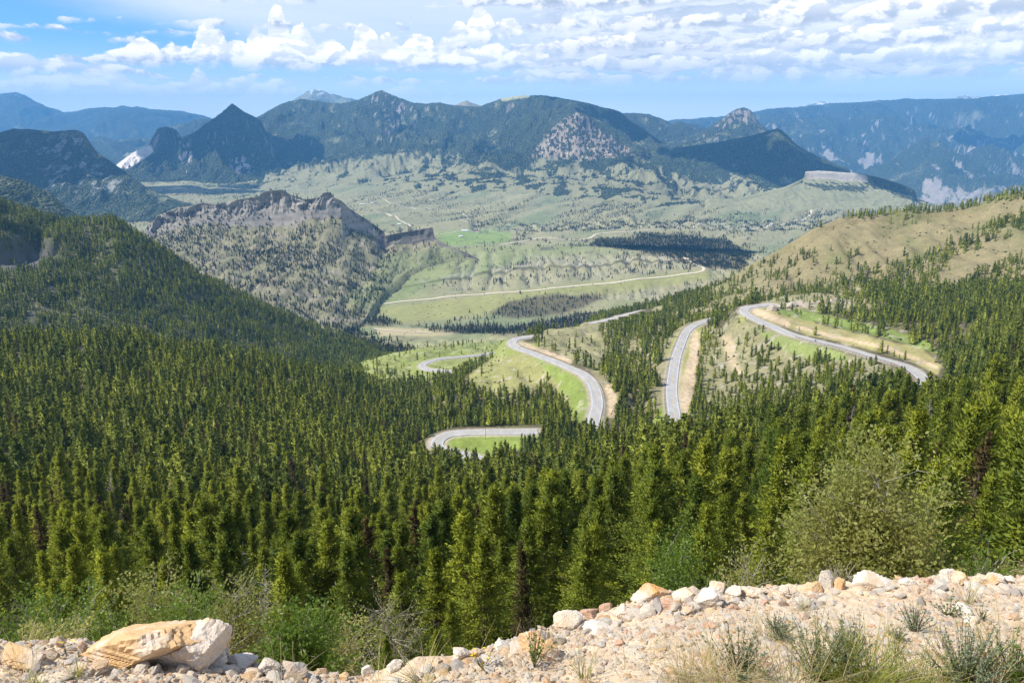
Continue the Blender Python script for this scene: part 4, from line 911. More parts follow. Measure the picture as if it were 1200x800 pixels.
def conifer(seed, H=12.0, Rd=2.1, nb=230, nt=9, nl=4, leaf=0.36, wid=0.11, core=False, base=0.06, power=0.8, twig=True, gaps=0.25, rise=0.0, round_=0.0, tuftc=0.0):
    r = np.random.default_rng(seed)
    h = base + (0.985 - base) * r.random(nb) ** 0.92; h.sort()
    az_ = r.uniform(0, 2 * np.pi, nb) ; az_ += np.arange(nb) * 2.4
    prof = (1 - h) ** power * (1 - 0.35 * np.exp(-(h / 0.10))) + 0.02
    if round_: prof = prof * (1 - round_) + round_ * np.sqrt(np.clip(1 - (2 * h - 0.75) ** 2 * 0.62, 0.05, 1)) * 0.8
    lob = 1 + 0.22 * np.sin(az_ * 2 + seed) + 0.16 * np.sin(h * 23 + seed * 2)
    L = Rd * prof * lob * r.uniform(0.62, 1.2, nb) * np.where(r.random(nb) < gaps, 0.55, 1)
    elv = np.radians(-14 + 62 * h ** 1.6 + rise + r.normal(0, 9, nb))
    d = np.stack([np.cos(az_) * np.cos(elv), np.sin(az_) * np.cos(elv), np.sin(elv)], 1)
    bend = r.normal(0, 0.012 * H, (2,)); lean = lambda z: np.stack([bend[0] * (z / H) ** 2, bend[1] * (z / H) ** 2, z], -1)
    o = lean(h * H)
    # foliage
    s = 0.22 + 0.80 * (np.arange(nt)[None] + r.random((nb, nt))) / nt
    side = norm(np.cross(d, np.array([0, 0, 1.])))
    lat = r.normal(0, 0.16, (nb, nt)) * L[:, None] * (1.25 - s)
    pos = o[:, None] + d[:, None] * (s * L[:, None])[..., None] + side[:, None] * lat[..., None]
    pos[..., 2] += (s ** 2 * 0.16 * L[:, None]) + r.normal(0, 0.04, (nb, nt)) * L[:, None]
    pos = np.repeat(pos.reshape(-1, 3), nl, 0) + (r.normal(0, tuftc, (nb * nt * nl, 3)) if tuftc else 0); dd = np.repeat(np.repeat(d, nt, 0), nl, 0)
    dirs = norm(dd * 0.9 + np.array([0, 0, 0.30]) + r.normal(0, 0.55, pos.shape))
    ln = leaf * r.uniform(0.6, 1.25, len(pos)); wd = wid * r.uniform(0.7, 1.3, len(pos))
    V, F = blades(pos, dirs, ln, wd, r, 0.05)
    # leader
    k = max(3, nb // 20); lz = H * r.uniform(0.93, 1.0, k); lp = lean(lz); V2, F2 = blades(lp, norm(r.normal(0, .25, (k, 3)) + np.array([0, 0, 1.])), np.full(k, leaf * 1.1), np.full(k, wid), r)
    parts = [(V, F), (V2, F2)]
    if core:
        zc = np.linspace(base + .03, 0.93, 5); rc = Rd * 0.36 * (1 - zc) ** power + 0.05
        if round_: rc = rc * 1.2
        cv, cf = tube(lean(zc * H), rc, 6); parts.append((cv, cf))
    crown = join(parts)
    zt = np.linspace(0, 0.96, 9) * H; tr = [tube(lean(zt) - np.array([0, 0, 0.6]) * (zt[:, None] < 0.01), 0.016 * H * (1 - zt / H) ** 0.8 + 0.012, 6)]
    if twig:
        for i in range(0, nb, 1 if nb > 100 else 2):
            q = o[i] + d[i] * np.array([[0], [0.5], [0.95]]) * L[i] + np.array([[0, 0, 0], [0, 0, 0.03], [0, 0, 0.13]]) * L[i]
            tr.append(tube(q, np.array([0.030, 0.018, 0.006]) * (H / 12), 3))
    return crown, join(tr)
def bare_tree(seed, H=10.0, Rd=1.6, nb=90):
    r = np.random.default_rng(seed); parts = []; zt = np.linspace(0, 1, 9) * H
    bend = r.normal(0, 0.02 * H, 2); lean = lambda z: np.array([bend[0] * (z / H) ** 2, bend[1] * (z / H) ** 2, z])
    parts.append(tube([lean(z) for z in zt], 0.018 * H * (1 - zt / H) + 0.012, 6))
    for i in range(nb):
        h = r.uniform(0.15, 0.97); a = r.uniform(0, 6.28); L = Rd * (1 - h) ** 0.6 * r.uniform(.5, 1.1); e = r.normal(0.15, 0.3)
        d = np.array([math.cos(a) * math.cos(e), math.sin(a) * math.cos(e), math.sin(e)]); o = lean(h * H)
        q = [o + d * t * L + np.array([0, 0, 0.18 * t * t * L]) + r.normal(0, .04, 3) * L * t for t in (0, .35, .7, 1)]
        parts.append(tube(q, [.032, .022, .013, .005], 3))
        for j in range(3):
            s = r.integers(1, 3); d2 = norm(d + r.normal(0, .6, 3)); parts.append(tube([q[s], q[s] + d2 * L * .28, q[s] + d2 * L * .5 + np.array([0, 0, .05])], [.014, .009, .003], 3))
    return join(parts)
def outward(V, F, H, seed=0, up=0.30, jit=0.5):
    r = np.random.default_rng(seed); fc = V[F].mean(1); n = np.stack([fc[:, 0], fc[:, 1], np.zeros(len(fc))], 1); n = norm(n) + np.array([0, 0, up]) + r.normal(0, jit, n.shape); n = norm(n)
    g = np.cross(V[F[:, 1]] - V[F[:, 0]], V[F[:, 3]] - V[F[:, 0]]); flip = (g * n).sum(1) < 0
    F = F.copy(); F[flip] = F[flip][:, ::-1]
    vn = np.zeros(V.shape); vn[F.ravel()] = np.repeat(n, 4, 0); return F, vn
def set_normals(me, vn):
    me.polygons.foreach_set('use_smooth', np.ones(len(me.polygons), bool)); me.normals_split_custom_set_from_vertices([tuple(v) for v in vn]); return me
def crown_mesh(c, mat, seed=0):
    F, vn = outward(*c, 12, seed); return set_normals(mesh_obj('crown', c[0], F, mat, link=False), vn)
def two_mat(name, crown, trunk, mc, mt):
    if isinstance(mc, bpy.types.Material) and len(crown[1]) > 10:
        Fc, vn = outward(*crown, 12, 1); crown = (crown[0], Fc); V, F = join([crown, trunk]); n = len(Fc); mi = np.zeros(len(F), int); mi[n:] = 1
        me = mesh_obj(name, V, F, [mc, mt], matidx=mi, link=False); tv = norm(trunk[0] * np.array([1, 1, 0.0]) + 1e-6)
        return set_normals(me, np.concatenate([vn, tv]))
    return two_mat_plain(name, crown, trunk, mc, mt)
def two_mat_plain(name, crown, trunk, mc, mt):
    V, F = join([crown, trunk]); n = len(crown[1]); mi = np.zeros(len(F), int); mi[n:] = 1
    return mesh_obj(name, V, F, [mc, mt], matidx=mi, smooth=False, link=False)
NEAR = []      # (crown mesh, trunk mesh) of the detailed conifers
for i, (rd, pw, nb, gp, rnd) in enumerate([(4.0, 1.15, 170, .2, 0), (3.2, 1.1, 145, .2, 0), (4.6, 1.2, 170, .3, 0), (3.8, 1.0, 135, .45, 0), (3.9, .9, 145, .3, .08), (3.0, 1.1, 130, .2, 0), (4.4, .95, 145, .5, .0)]):
    c, t = conifer(100 + i, 12, rd, nb, 10, 7, 0.32, 0.105, base=0.03, tuftc=0.14, power=pw, gaps=gp, round_=rnd)
    NEAR.append((crown_mesh(c, M_needle, i), mesh_obj('trunk', *t, M_bark, smooth=False, link=False)))
c, t = conifer(120, 12, 1.9, 190, 8, 3, 0.34, 0.09, base=0.1, gaps=.5)
NEAR_BROWN = (crown_mesh(c, M_needle_brown), mesh_obj('trunk', *t, M_bark, smooth=False, link=False))
bt = bare_tree(3); BARE = mesh_obj('bare_tree', *bt, M_deadwood, smooth=False, link=False)
LIB = {}
LIB['near'] = [two_mat('conifer_instance', *conifer(100 + i, 12, rd, nb, 9, 4, 0.42, 0.14, power=pw, gaps=.3, tuftc=.12), M_needle, M_bark) for i, (rd, pw, nb) in enumerate([(3.8, 1.15, 170), (3.2, 1.1, 160), (4.4, 1.15, 180), (3.5, .9, 160)])]
LIB['near'].append(two_mat('conifer_instance', *conifer(121, 12, 1.8, 130, 7, 3, 0.4, 0.1, gaps=.5), M_needle_brown, M_bark)); LIB['near'].append(BARE)
LIB['mid'] = [two_mat('conifer_instance', *conifer(200 + i, 12, rd, 84, 5, 2, 0.85, 0.32, core=True, power=pw, twig=False, round_=ro), M_needle_far, M_bark) for i, (rd, pw, ro) in enumerate([(4.3, 1.05, 0), (3.6, 1.0, 0), (4.9, 1.05, .05), (4.0, .85, .1), (3.1, 1.0, 0)])]
LIB['mid'].append(two_mat('conifer_instance', *conifer(221, 12, 1.7, 70, 5, 2, .7, .2, gaps=.5, twig=False), M_needle_brown, M_bark))
LIB['low'] = [two_mat('conifer_instance', *conifer(300 + i, 12, rd, 34, 3, 1, 1.4, 0.8, core=True, power=.95, twig=False, round_=ro), M_needle_far, M_bark) for i, (rd, ro) in enumerate([(3.5, 0), (3.0, .0), (4.0, .2), (2.6, 0)])]
LIB['dot'] = [two_mat('conifer_instance', *conifer(400 + i, 12, rd, 12, 2, 1, 2.6, 1.9, core=True, power=.7, twig=False, base=0.0, round_=.5), M_needle_blue, M_bark) for i, rd in enumerate((3.2, 4.2, 2.4))]

def scatter_object(name, pts, height, protos, seed=0, prob=None, label=None, tilt=0.03, wvar=0.25):
    """one 'stuff' object: a point cloud mesh that plants the prototypes"""
    r = np.random.default_rng(seed); n = len(pts); c = bpy.data.collections.new('library_' + name)
    for k, me in enumerate(protos):
        o = bpy.data.objects.new('library_%02d' % k, me); c.objects.link(o)
    me = bpy.data.meshes.new(name); me.vertices.add(n); me.vertices.foreach_set('co', np.asarray(pts, np.float32).ravel())
    hh = np.asarray(height, np.float32); ww = hh * r.uniform(1 - wvar, 1 + wvar * 1.3, n); a = me.attributes.new('size', 'FLOAT_VECTOR', 'POINT'); a.data.foreach_set('vector', np.stack([ww, ww, hh], 1).astype(np.float32).ravel())
    a = me.attributes.new('kind_index', 'INT', 'POINT'); a.data.foreach_set('value', r.choice(len(protos), n, p=prob).astype(np.int32))
    rot = np.stack([r.normal(0, tilt, n), r.normal(0, tilt, n), r.uniform(0, 6.28, n)], 1).astype(np.float32)
    a = me.attributes.new('turn', 'FLOAT_VECTOR', 'POINT'); a.data.foreach_set('vector', rot.ravel())
    o = bpy.data.objects.new(name, me); COL.objects.link(o)
    ng = bpy.data.node_groups.new('plant_' + name, 'GeometryNodeTree')
    ng.interface.new_socket('Geometry', in_out='INPUT', socket_type='NodeSocketGeometry'); ng.interface.new_socket('Geometry', in_out='OUTPUT', socket_type='NodeSocketGeometry')
    N = ng.nodes; K = ng.links; gi = N.new('NodeGroupInput'); go = N.new('NodeGroupOutput')
    ip = N.new('GeometryNodeInstanceOnPoints'); ci = N.new('GeometryNodeCollectionInfo'); ci.inputs[0].default_value = c
    ci.inputs['Separate Children'].default_value = True; ci.inputs['Reset Children'].default_value = True
    def na(nm, ty):
        x = N.new('GeometryNodeInputNamedAttribute'); x.data_type = ty; x.inputs[0].default_value = nm; return x
    s = na('size', 'FLOAT_VECTOR'); ix = na('kind_index', 'INT'); tn = na('turn', 'FLOAT_VECTOR')
    K.new(gi.outputs[0], ip.inputs['Points']); K.new(ci.outputs[0], ip.inputs['Instance']); ip.inputs['Pick Instance'].default_value = True
    K.new(ix.outputs[0], ip.inputs['Instance Index']); K.new(tn.outputs[0], ip.inputs['Rotation']); K.new(s.outputs[0], ip.inputs['Scale'])
    K.new(ip.outputs[0], go.inputs[0])
    m = o.modifiers.new('plant', 'NODES'); m.node_group = ng
    tag(o, kind='stuff')
    if label: o['label'] = label
    return o

# --- forest on the near mountainside
r = np.random.default_rng(11)
rel = LH.dens * (np.abs(LH.X / LH.Y) < 0.92)
clump = ss(-0.75, 0.15, fbm(LH.X / 22, LH.Y / 22, 4, 0.6, 77)); clump = np.where(LH.dens < 0.8, clump ** 1.8 * 1.3, 0.6 + 0.4 * clump)
den = rel * clump * np.interp(LH.Y, [10, 60, 120, 300, 700, 1400], [0.050, 0.050, 0.052, 0.052, 0.034, 0.028]) * ss(12, 16, LH.Y)
pts = scatter(LH, den, 12)
# keep a little space between trunks
cell = {}
keep = []
order = np.argsort(pts[:, 1]); pts = pts[order]
for i, (x, y, z) in enumerate(pts):
    s = 3.1; kx, ky = int(x // s), int(y // s); ok = True
    for ax in (kx - 1, kx, kx + 1):
        for ay in (ky - 1, ky, ky + 1):
            for (qx, qy) in cell.get((ax, ay), ()):
                if (qx - x) ** 2 + (qy - y) ** 2 < (2.1 if y < 250 else 2.6) ** 2: ok = False; break
            if not ok: break
        if not ok: break
    if ok: cell.setdefault((kx, ky), []).append((x, y)); keep.append(i)
pts = pts[keep]; n = len(pts)
big = 0.5 + 0.5 * np.tanh(1.5 * fbm(pts[:, 0] / 45, pts[:, 1] / 45, 3, .5, 78))
hgt = np.clip(r.normal(9.8, 3.1, n), 3.5, 17) * (0.82 + 0.34 * big) * np.interp(pts[:, 1], [0, 110, 190], [1.32, 1.25, 1.0])
# open slopes carry shorter trees
fj = np.clip(((pts[:, 0] / pts[:, 1]) + 1) / 2 * (LH.nc - 1), 0, LH.nc - 1).astype(int); fi = np.searchsorted(LH.Y[:, 0], pts[:, 1]).clip(0, LH.n - 1)
hgt *= np.where(LH.dens[fi, fj] < 0.7, 0.72, 1.0)
U, V = proj(pts[:, 0], pts[:, 1], pts[:, 2]); UT, VT = proj(pts[:, 0], pts[:, 1], pts[:, 2] + hgt)
ENV = lambda u: np.interp(u, [-100, 100, 400, 520, 640, 760, 900, 1000, 1100, 1150, 1300], [590, 590, 575, 575, 545, 520, 490, 470, 448, 425, 395])
close_ = pts[:, 1] < 150
# trees right below the lip stay under the line of tops seen beyond them
want = ENV(U) + np.interp(pts[:, 1], [14, 30, 55, 150], [90, 55, 5, -8])
tan_w = (-FPX * SP + (400 - want) * CP) / (FPX * CP + (400 - want) * SP)
mx = tan_w * pts[:, 1] - pts[:, 2]
hgt = np.where(close_ & (mx < hgt), np.maximum(mx * r.uniform(.85, 1, n), 2.2), hgt)
# nothing may hide the bends of the roads
def sight(pl, margin=1.5):
    global hgt
    for q in pl[::6]:
        a = q[0] / q[1]; near_ = (np.abs(pts[:, 0] / pts[:, 1] - a) < 0.012) & (pts[:, 1] < q[1] - 6)
        lim = (q[2] / q[1]) * pts[:, 1] - pts[:, 2] - margin
        hgt[near_] = np.minimum(hgt[near_], np.maximum(lim[near_], 0.0))
VIS = {'loop': (520, 622, 528), 'curve': (590, 702, 484), 'straight': (784, 824, 482), 'upper': (870, 1092, 442), 'meadow': (490, 556, 433), 'lower': (690, 765, 382)}
for k, (u0, u1, v1) in VIS.items():
    pl = ROADS[k]; pu, pv = proj(pl[:, 0], pl[:, 1], pl[:, 2]); sight(pl[(pu > u0) & (pu < u1) & (pv < v1)])
ok = hgt > 2.0; pts, hgt, U, V = pts[ok], hgt[ok], U[ok], V[ok]; UT, VT = proj(pts[:, 0], pts[:, 1], pts[:, 2] + hgt)
LIPV = lambda u: np.interp(u, [0, 230, 420, 560, 700, 780, 970, 1200], [758, 772, 800, 765, 720, 698, 690, 684])
seen = (UT > -20) & (UT < 1220) & (VT < LIPV(UT) - 6)
score = np.where(seen, hgt / pts[:, 1], 0)
NOTABLE = [  # measured: u, v of the top, distance, variant, label
 (565, 630, 30, 0, 'symmetrical bright green conifer standing alone in front, above the gap in the gravel lip'),
 (612, 634, 33, 'b', 'thin brownish half-dead conifer just right of the symmetrical green one'),
 (528, 705, 19, 5, 'small dull green young conifer low beside the stones in the middle of the lip'),
 (452, 745, 12.5, 3, 'little yellow-green conifer sapling behind the lowest dip of the stone edge'),
 (512, 738, 12.5, 4, 'little grey-green conifer sapling behind the stones right of the lowest dip'),
 (718, 552, 62, 2, 'tall dark conifer with spreading layered boughs above the orange boulder'),
 (1035, 505, 48, 4, 'brownish green conifer whose top shows right above the big olive bush'),
 (905, 590, 30, 3, 'open-limbed olive conifer left of the big olive bush'),
 (1165, 560, 26, 6, 'dense green conifer at the far right edge behind the boulders'),
 (405, 640, 24, 2, 'dark conifer with long bare lower limbs left of the symmetrical one'),
]
ntree = 0
def plant(me_pair, x, y, z, h, label, group=None):
    global ntree
    e = empty('conifer_tree', (x, y, z), random.uniform(0, 6.28), h / 12.0)
    for nm, me in zip(('crown', 'trunk'), me_pair):
        o = bpy.data.objects.new(nm, me); COL.objects.link(o); o.parent = e
    tag(e, label, 'tree', group); ntree += 1; return e
clear = np.zeros(len(pts), bool)
for (u, vt, Y, var, lab) in NOTABLE:
    x, y, zt = P(u, vt, Y); z = height_at(LH, x, y)[0]; h = zt - z
    clear |= (np.hypot(pts[:, 0] - x, pts[:, 1] - y) < 0.16 * h + 1.2) | ((np.abs(UT - u) < 16) & (pts[:, 1] < Y) & (pts[:, 1] > 4))
    plant(NEAR_BROWN if var == 'b' else NEAR[var], x, y, z, h, lab)
score[clear] = 0
SINGLE = 292
top = np.argsort(-score)[:SINGLE]
isingle = np.zeros(len(pts), bool); isingle[top] = True
ZONES = [(-50, 110, 'below the far left end of the lip'), (110, 210, 'beyond the ochre slab'), (210, 320, 'beyond the pale boulder'), (320, 410, 'beyond the stones right of the boulder'),
         (410, 500, 'above the dip of the lip'), (500, 600, 'around the symmetrical bright conifer'), (600, 690, 'above the orange boulder'), (690, 780, 'above the red-brown stones'),
         (780, 860, 'above the leaning white slab'), (860, 940, 'left of the olive bush'), (940, 1040, 'behind the left half of the olive bush'), (1040, 1120, 'behind the right half of the olive bush'), (1120, 1270, 'at the far right edge')]
ORD = ['leftmost', 'second from left', 'third from left', 'fourth from left', 'fifth from left', 'sixth from left', 'seventh from left', 'eighth from left', 'ninth from left', 'tenth from left', 'eleventh from left', 'twelfth from left', 'thirteenth from left', 'fourteenth from left', 'fifteenth from left']
r2 = np.random.default_rng(13)
bins = {}
for i in top:
    u = UT[i]; w = next((z[2] for z in ZONES if z[0] <= u < z[1]), ZONES[0][2])
    d = pts[i, 1]; rk = 'front-row' if d < 40 else 'second-row' if d < 60 else 'third-row' if d < 78 else 'fourth-row'
    rr = r2.random(); kd = 'bare grey' if rr < 0.045 else 'half-dry brownish' if rr < 0.09 else 'green'
    bins.setdefault((w, rk, kd), []).append(i)
for (w, rk, kd), ids in bins.items():
    ids.sort(key=lambda i: UT[i])
    for k, i in enumerate(ids):
        pos = '' if len(ids) == 1 else (ORD[k] if k < len(ORD) else 'rightmost') + ' of the '
        if len(ids) > 1 and k == len(ids) - 1: pos = 'rightmost of the '
        lab = '%s%s %s conifer%s %s' % (pos, rk, kd, 's' if pos else '', w)
        if len(lab.split()) > 16: lab = lab.replace(' of the ', ' of ')
        g = '%s %s conifers %s' % (rk, kd, w)
        if kd == 'bare grey':
            e = empty('bare_tree', pts[i], r2.uniform(0, 6.28), hgt[i] / 10.5 * .85); o = bpy.data.objects.new('trunk', BARE); COL.objects.link(o); o.parent = e; tag(e, lab, 'tree', g)
        else:
            plant(NEAR_BROWN if kd != 'green' else NEAR[r2.integers(len(NEAR))], *pts[i], hgt[i], lab, g)
rest = ~isingle & ~clear
b = rest & (pts[:, 1] < 190); scatter_object('forest', pts[b], hgt[b] / 12, LIB['near'], 1, [.24, .24, .22, .22, .045, .035])
b = rest & (pts[:, 1] >= 190) & (pts[:, 1] < 620); scatter_object('forest', pts[b], hgt[b] / 12, LIB['mid'], 2, [.21, .2, .2, .2, .15, .04])
b = rest & (pts[:, 1] >= 620); scatter_object('forest', pts[b], hgt[b] / 12, LIB['low'], 3)
for i, (p, h, kind) in enumerate(TREES): scatter_object('distant_woodland', p, h / 12, LIB[kind], 20 + i)
print('trees', len(pts), [len(t[0]) for t in TREES])

# low bushes and stones dotted over the open slopes
def clump_mesh(seed, mat, n=26):
    r = np.random.default_rng(seed); d = norm(r.normal(size=(n, 3)) * np.array([1, 1, .7])); d[:, 2] = np.abs(d[:, 2]); V, F = blades(d * .35, norm(d + r.normal(0, .4, d.shape)), np.full(n, .75), np.full(n, .5), r); return mesh_obj('bush_instance', V, F, mat, smooth=False, link=False)
BUSH = [clump_mesh(5, M_needle_blue), clump_mesh(6, M_needle_far), clump_mesh(7, M_needle_blue), clump_mesh(8, M_sage)]
nn = fbm(LH.X / 30, LH.Y / 30, 4, .6, 301)
p = scatter(LH, 0.020 * ss(-.2, .5, nn) * (LH.dens < .85) * (LH.dens > .0) * ss(9, 13, LH.road_d) * (LH.Y > 430), 61, 14000)
scatter_object('low_bushes', p, np.random.default_rng(62).uniform(.4, 1.5, len(p)), BUSH, 63)
p = scatter(LB, 0.010 * ss(-.3, .5, fbm(LB.X / 40, LB.Y / 40, 4, .6, 302)) * (LB.T < 2.1), 64, 9000)
scatter_object('low_bushes', p, np.random.default_rng(65).uniform(.5, 1.8, len(p)), BUSH, 66)
p = scatter(LV, 0.0018 * ss(-.2, .5, fbm(LV.X / 90, LV.Y / 90, 4, .6, 303)) * (LV.Y < 4200) * (LV.Y > 1400) * (np.abs(LV.X / LV.Y) < .8), 67, 18000)
scatter_object('low_bushes', p, np.random.default_rng(68).uniform(.8, 2.6, len(p)), BUSH, 69)
# ---------------------------------------------------------------- gravel shoulder in front
LIPP = [(-400, 752, 3.9), (-100, 758, 3.9), (0, 762, 3.9), (100, 768, 3.9), (230, 778, 3.9), (350, 798, 3.85), (420, 806, 3.85), (480, 790, 3.95), (560, 772, 4.1), (620, 756, 4.3), (700, 727, 4.7), (780, 704, 5.0), (860, 700, 5.1), (970, 692, 5.2), (1100, 686, 5.25), (1200, 686, 5.3), (1500, 686, 5.3)]
lp = np.array([P(*q) for q in LIPP]); la = lp[:, 0] / lp[:, 1]
def F_height(x, y):
    x = np.asarray(x, float); y = np.asarray(y, float); a = x / np.maximum(y, 1.2)
    yl = np.interp(a, la, lp[:, 1]); ql = np.interp(a, la, lp[:, 2] / lp[:, 1]); zl = ql * yl
    z0 = -1.75; t = np.clip(y / yl, -3, 1)
    front = z0 + (zl - z0) * np.where(t > 0, t * (0.86 + 0.14 * t), t * 0.4)
    back = zl - 0.10 * np.minimum(y - yl, 0.3) - 0.97 * np.maximum(y - yl - 0.12, 0)
    z = np.where(y < yl, front, back)
    z = z + np.abs(fbm(x * 3.1, y * 3.1, 4, 0.6, 204)) * 0.075 * np.exp(-((y - yl + .15) / 0.28) ** 2)
    z = z + fbm(x * 0.9, y * 0.9, 4, 0.5, 201) * 0.045 + fbm(x * 5, y * 5, 4, 0.6, 202) * 0.016
    z = z + np.where(y > yl + 0.3, fbm(x * 0.8, y * 0.8, 4, .5, 203) * 0.25 * np.clip(y - yl - 0.3, 0, 1), 0)
    return z
xs = np.concatenate([np.linspace(-16, -5, 40), np.linspace(-4.9, 5.6, 520), np.linspace(5.8, 16, 40)])
ys = np.concatenate([np.linspace(-6, 2.4, 30), np.linspace(2.45, 5.9, 240), np.linspace(5.95, 15, 90)])
XX, YY = np.meshgrid(xs, ys); ZZ = F_height(XX, YY)
m, t, b, out = new_mat('sandy_gravel_soil'); p = coord(t)
n1 = noise(p, 3.0, 6, 0.6); n2 = noise(p, 30.0, 6, 0.65); v1 = voro(p, 55.0); v2 = voro(p, 55.0, 'Color')
c = mix(sstep(0.35, 0.65, n1), (0.60, 0.44, 0.28), (0.66, 0.54, 0.39)); c = mix(sstep(0.50, 0.75, n2) * 0.5, c, (0.42, 0.27, 0.15))
pb = sstep(0.45, 0.25, v1); hs = S(t.nodes.new('ShaderNodeSeparateColor').outputs[0]); t.links.new(v2.k, hs.k.node.inputs[0])
pc = mix(hs, (0.52, 0.36, 0.22), (0.76, 0.68, 0.57)); c = mix(pb * sstep(0.3, 0.5, hs), c, pc)
setc(t, b, c); bump(t, b, n2 * 0.5 + pb * 0.8 * sstep(0.3, 0.5, hs), 0.8, 0.012); M_soil = m
tag(mesh_obj('gravel_ground', np.stack([XX, YY, ZZ], -1).reshape(-1, 3), grid_faces(len(ys), len(xs)), M_soil), kind='structure')
def hitF(u, v):
    """point of the gravel ground seen at photo pixel u, v; the lip if the ray passes above it"""
    Y = np.linspace(2.2, 5.6, 700); yy = FPX * CP + (400 - v) * SP; x = (u - 600) * Y / yy; z = (-FPX * SP + (400 - v) * CP) * Y / yy
    g = F_height(x, Y); k = np.nonzero(z < g)[0]
    if len(k) and Y[k[0]] < 5.58: k = k[0]; return np.array((x[k], Y[k], g[k]))
    k = int(np.argmin(z - g)); return np.array((x[k], Y[k], g[k]))
def pxm(q): return (q[1] * CP - q[2] * SP) / FPX       # metres per photo pixel at a point

# ---- rocks
def rock_geo(seed, sub=3, facets=11, rough=0.05, dims=(1, 1, 1), sharp=1.0):
    r = np.random.default_rng(seed); bm = bmesh.new(); bmesh.ops.create_icosphere(bm, subdivisions=sub, radius=1)
    V = np.array([v.co[:] for v in bm.verts]); F = np.array([[v.index for v in f.verts] for f in bm.faces]); bm.free()
    n = norm(r.normal(size=(facets, 3)) * np.array((1, 1, 1.2))); d = r.uniform(0.36, 0.78, facets)
    dot = V @ n.T; lim = np.where(dot > 0.05, d / np.maximum(dot, 0.05), 9).min(1); rad = np.minimum(1, lim); rad = rad * sharp + (1 - sharp) * (0.8 * rad + 0.1)
    V = V * rad[:, None]
    if sharp > 0: V = V / np.abs(V).max(0)
    for k, (f, a) in enumerate(((2.2, rough), (5, rough * .8), (11, rough * .6))):
        V += V * (fbm(V[:, 0] * f + V[:, 2] * 1.7 * f + seed, V[:, 1] * f - V[:, 2] * f * 1.3, 2, .5, seed % 13 + k) * a)[:, None]
    V *= np.array(dims); return V, F
STONE_MATS = [M_rock_pale, M_rock_white, M_rock_orange, M_rock_grey]
SM = {}
for mi, mm in enumerate(STONE_MATS):
    for k in range(4): SM[(mi, k)] = mesh_obj('stone', *rock_geo(500 + mi * 7 + k, 2, 9 + k, 0.06), mm, smooth=False, link=False)
def rock(u, v, wpx, hpx, mat, label, seed, depth=0.9, rot=0.0, tilt=0.0, sink=0.22, roll=0.0, facets=12, rough=0.05, name='rock', parts=None):
    """u, v: foot of the rock in the photo; wpx, hpx its size there"""
    wpx, hpx = (wpx * .9, hpx * .80) if wpx < 60 else (wpx, hpx * .86)
    q = hitF(u, v); s = pxm(q); w = wpx * s * 0.5; h = hpx * s / 0.80 * 0.42
    V, F = rock_geo(seed, 5 if wpx > 75 else 4, facets, rough * (1.3 if wpx > 75 else 1.9), (w * 1.08, w * depth, h * 1.2))
    ct, st = math.cos(tilt), math.sin(tilt)
    V = np.stack([V[:, 0] * ct - V[:, 2] * st, V[:, 1], V[:, 0] * st + V[:, 2] * ct], 1)
    cr_, sr_ = math.cos(roll), math.sin(roll); V = np.stack([V[:, 0], V[:, 1] * cr_ - V[:, 2] * sr_, V[:, 1] * sr_ + V[:, 2] * cr_], 1)
    zmin = V[:, 2].min(); V[:, 2] -= zmin + (V[:, 2].max() - zmin) * (sink + (.14 if v < lipv0(u) + 12 else .06))
    o = mesh_obj(name, V, F, mat, smooth=False); o.location = tuple(q + np.array((0, w * depth * 0.5, 0))); o.rotation_euler = (0, 0, rot)
    tag(o, label, 'rock'); return o
lipv0 = lambda u: np.interp(u, [q[0] for q in LIPP], [q[1] for q in LIPP])
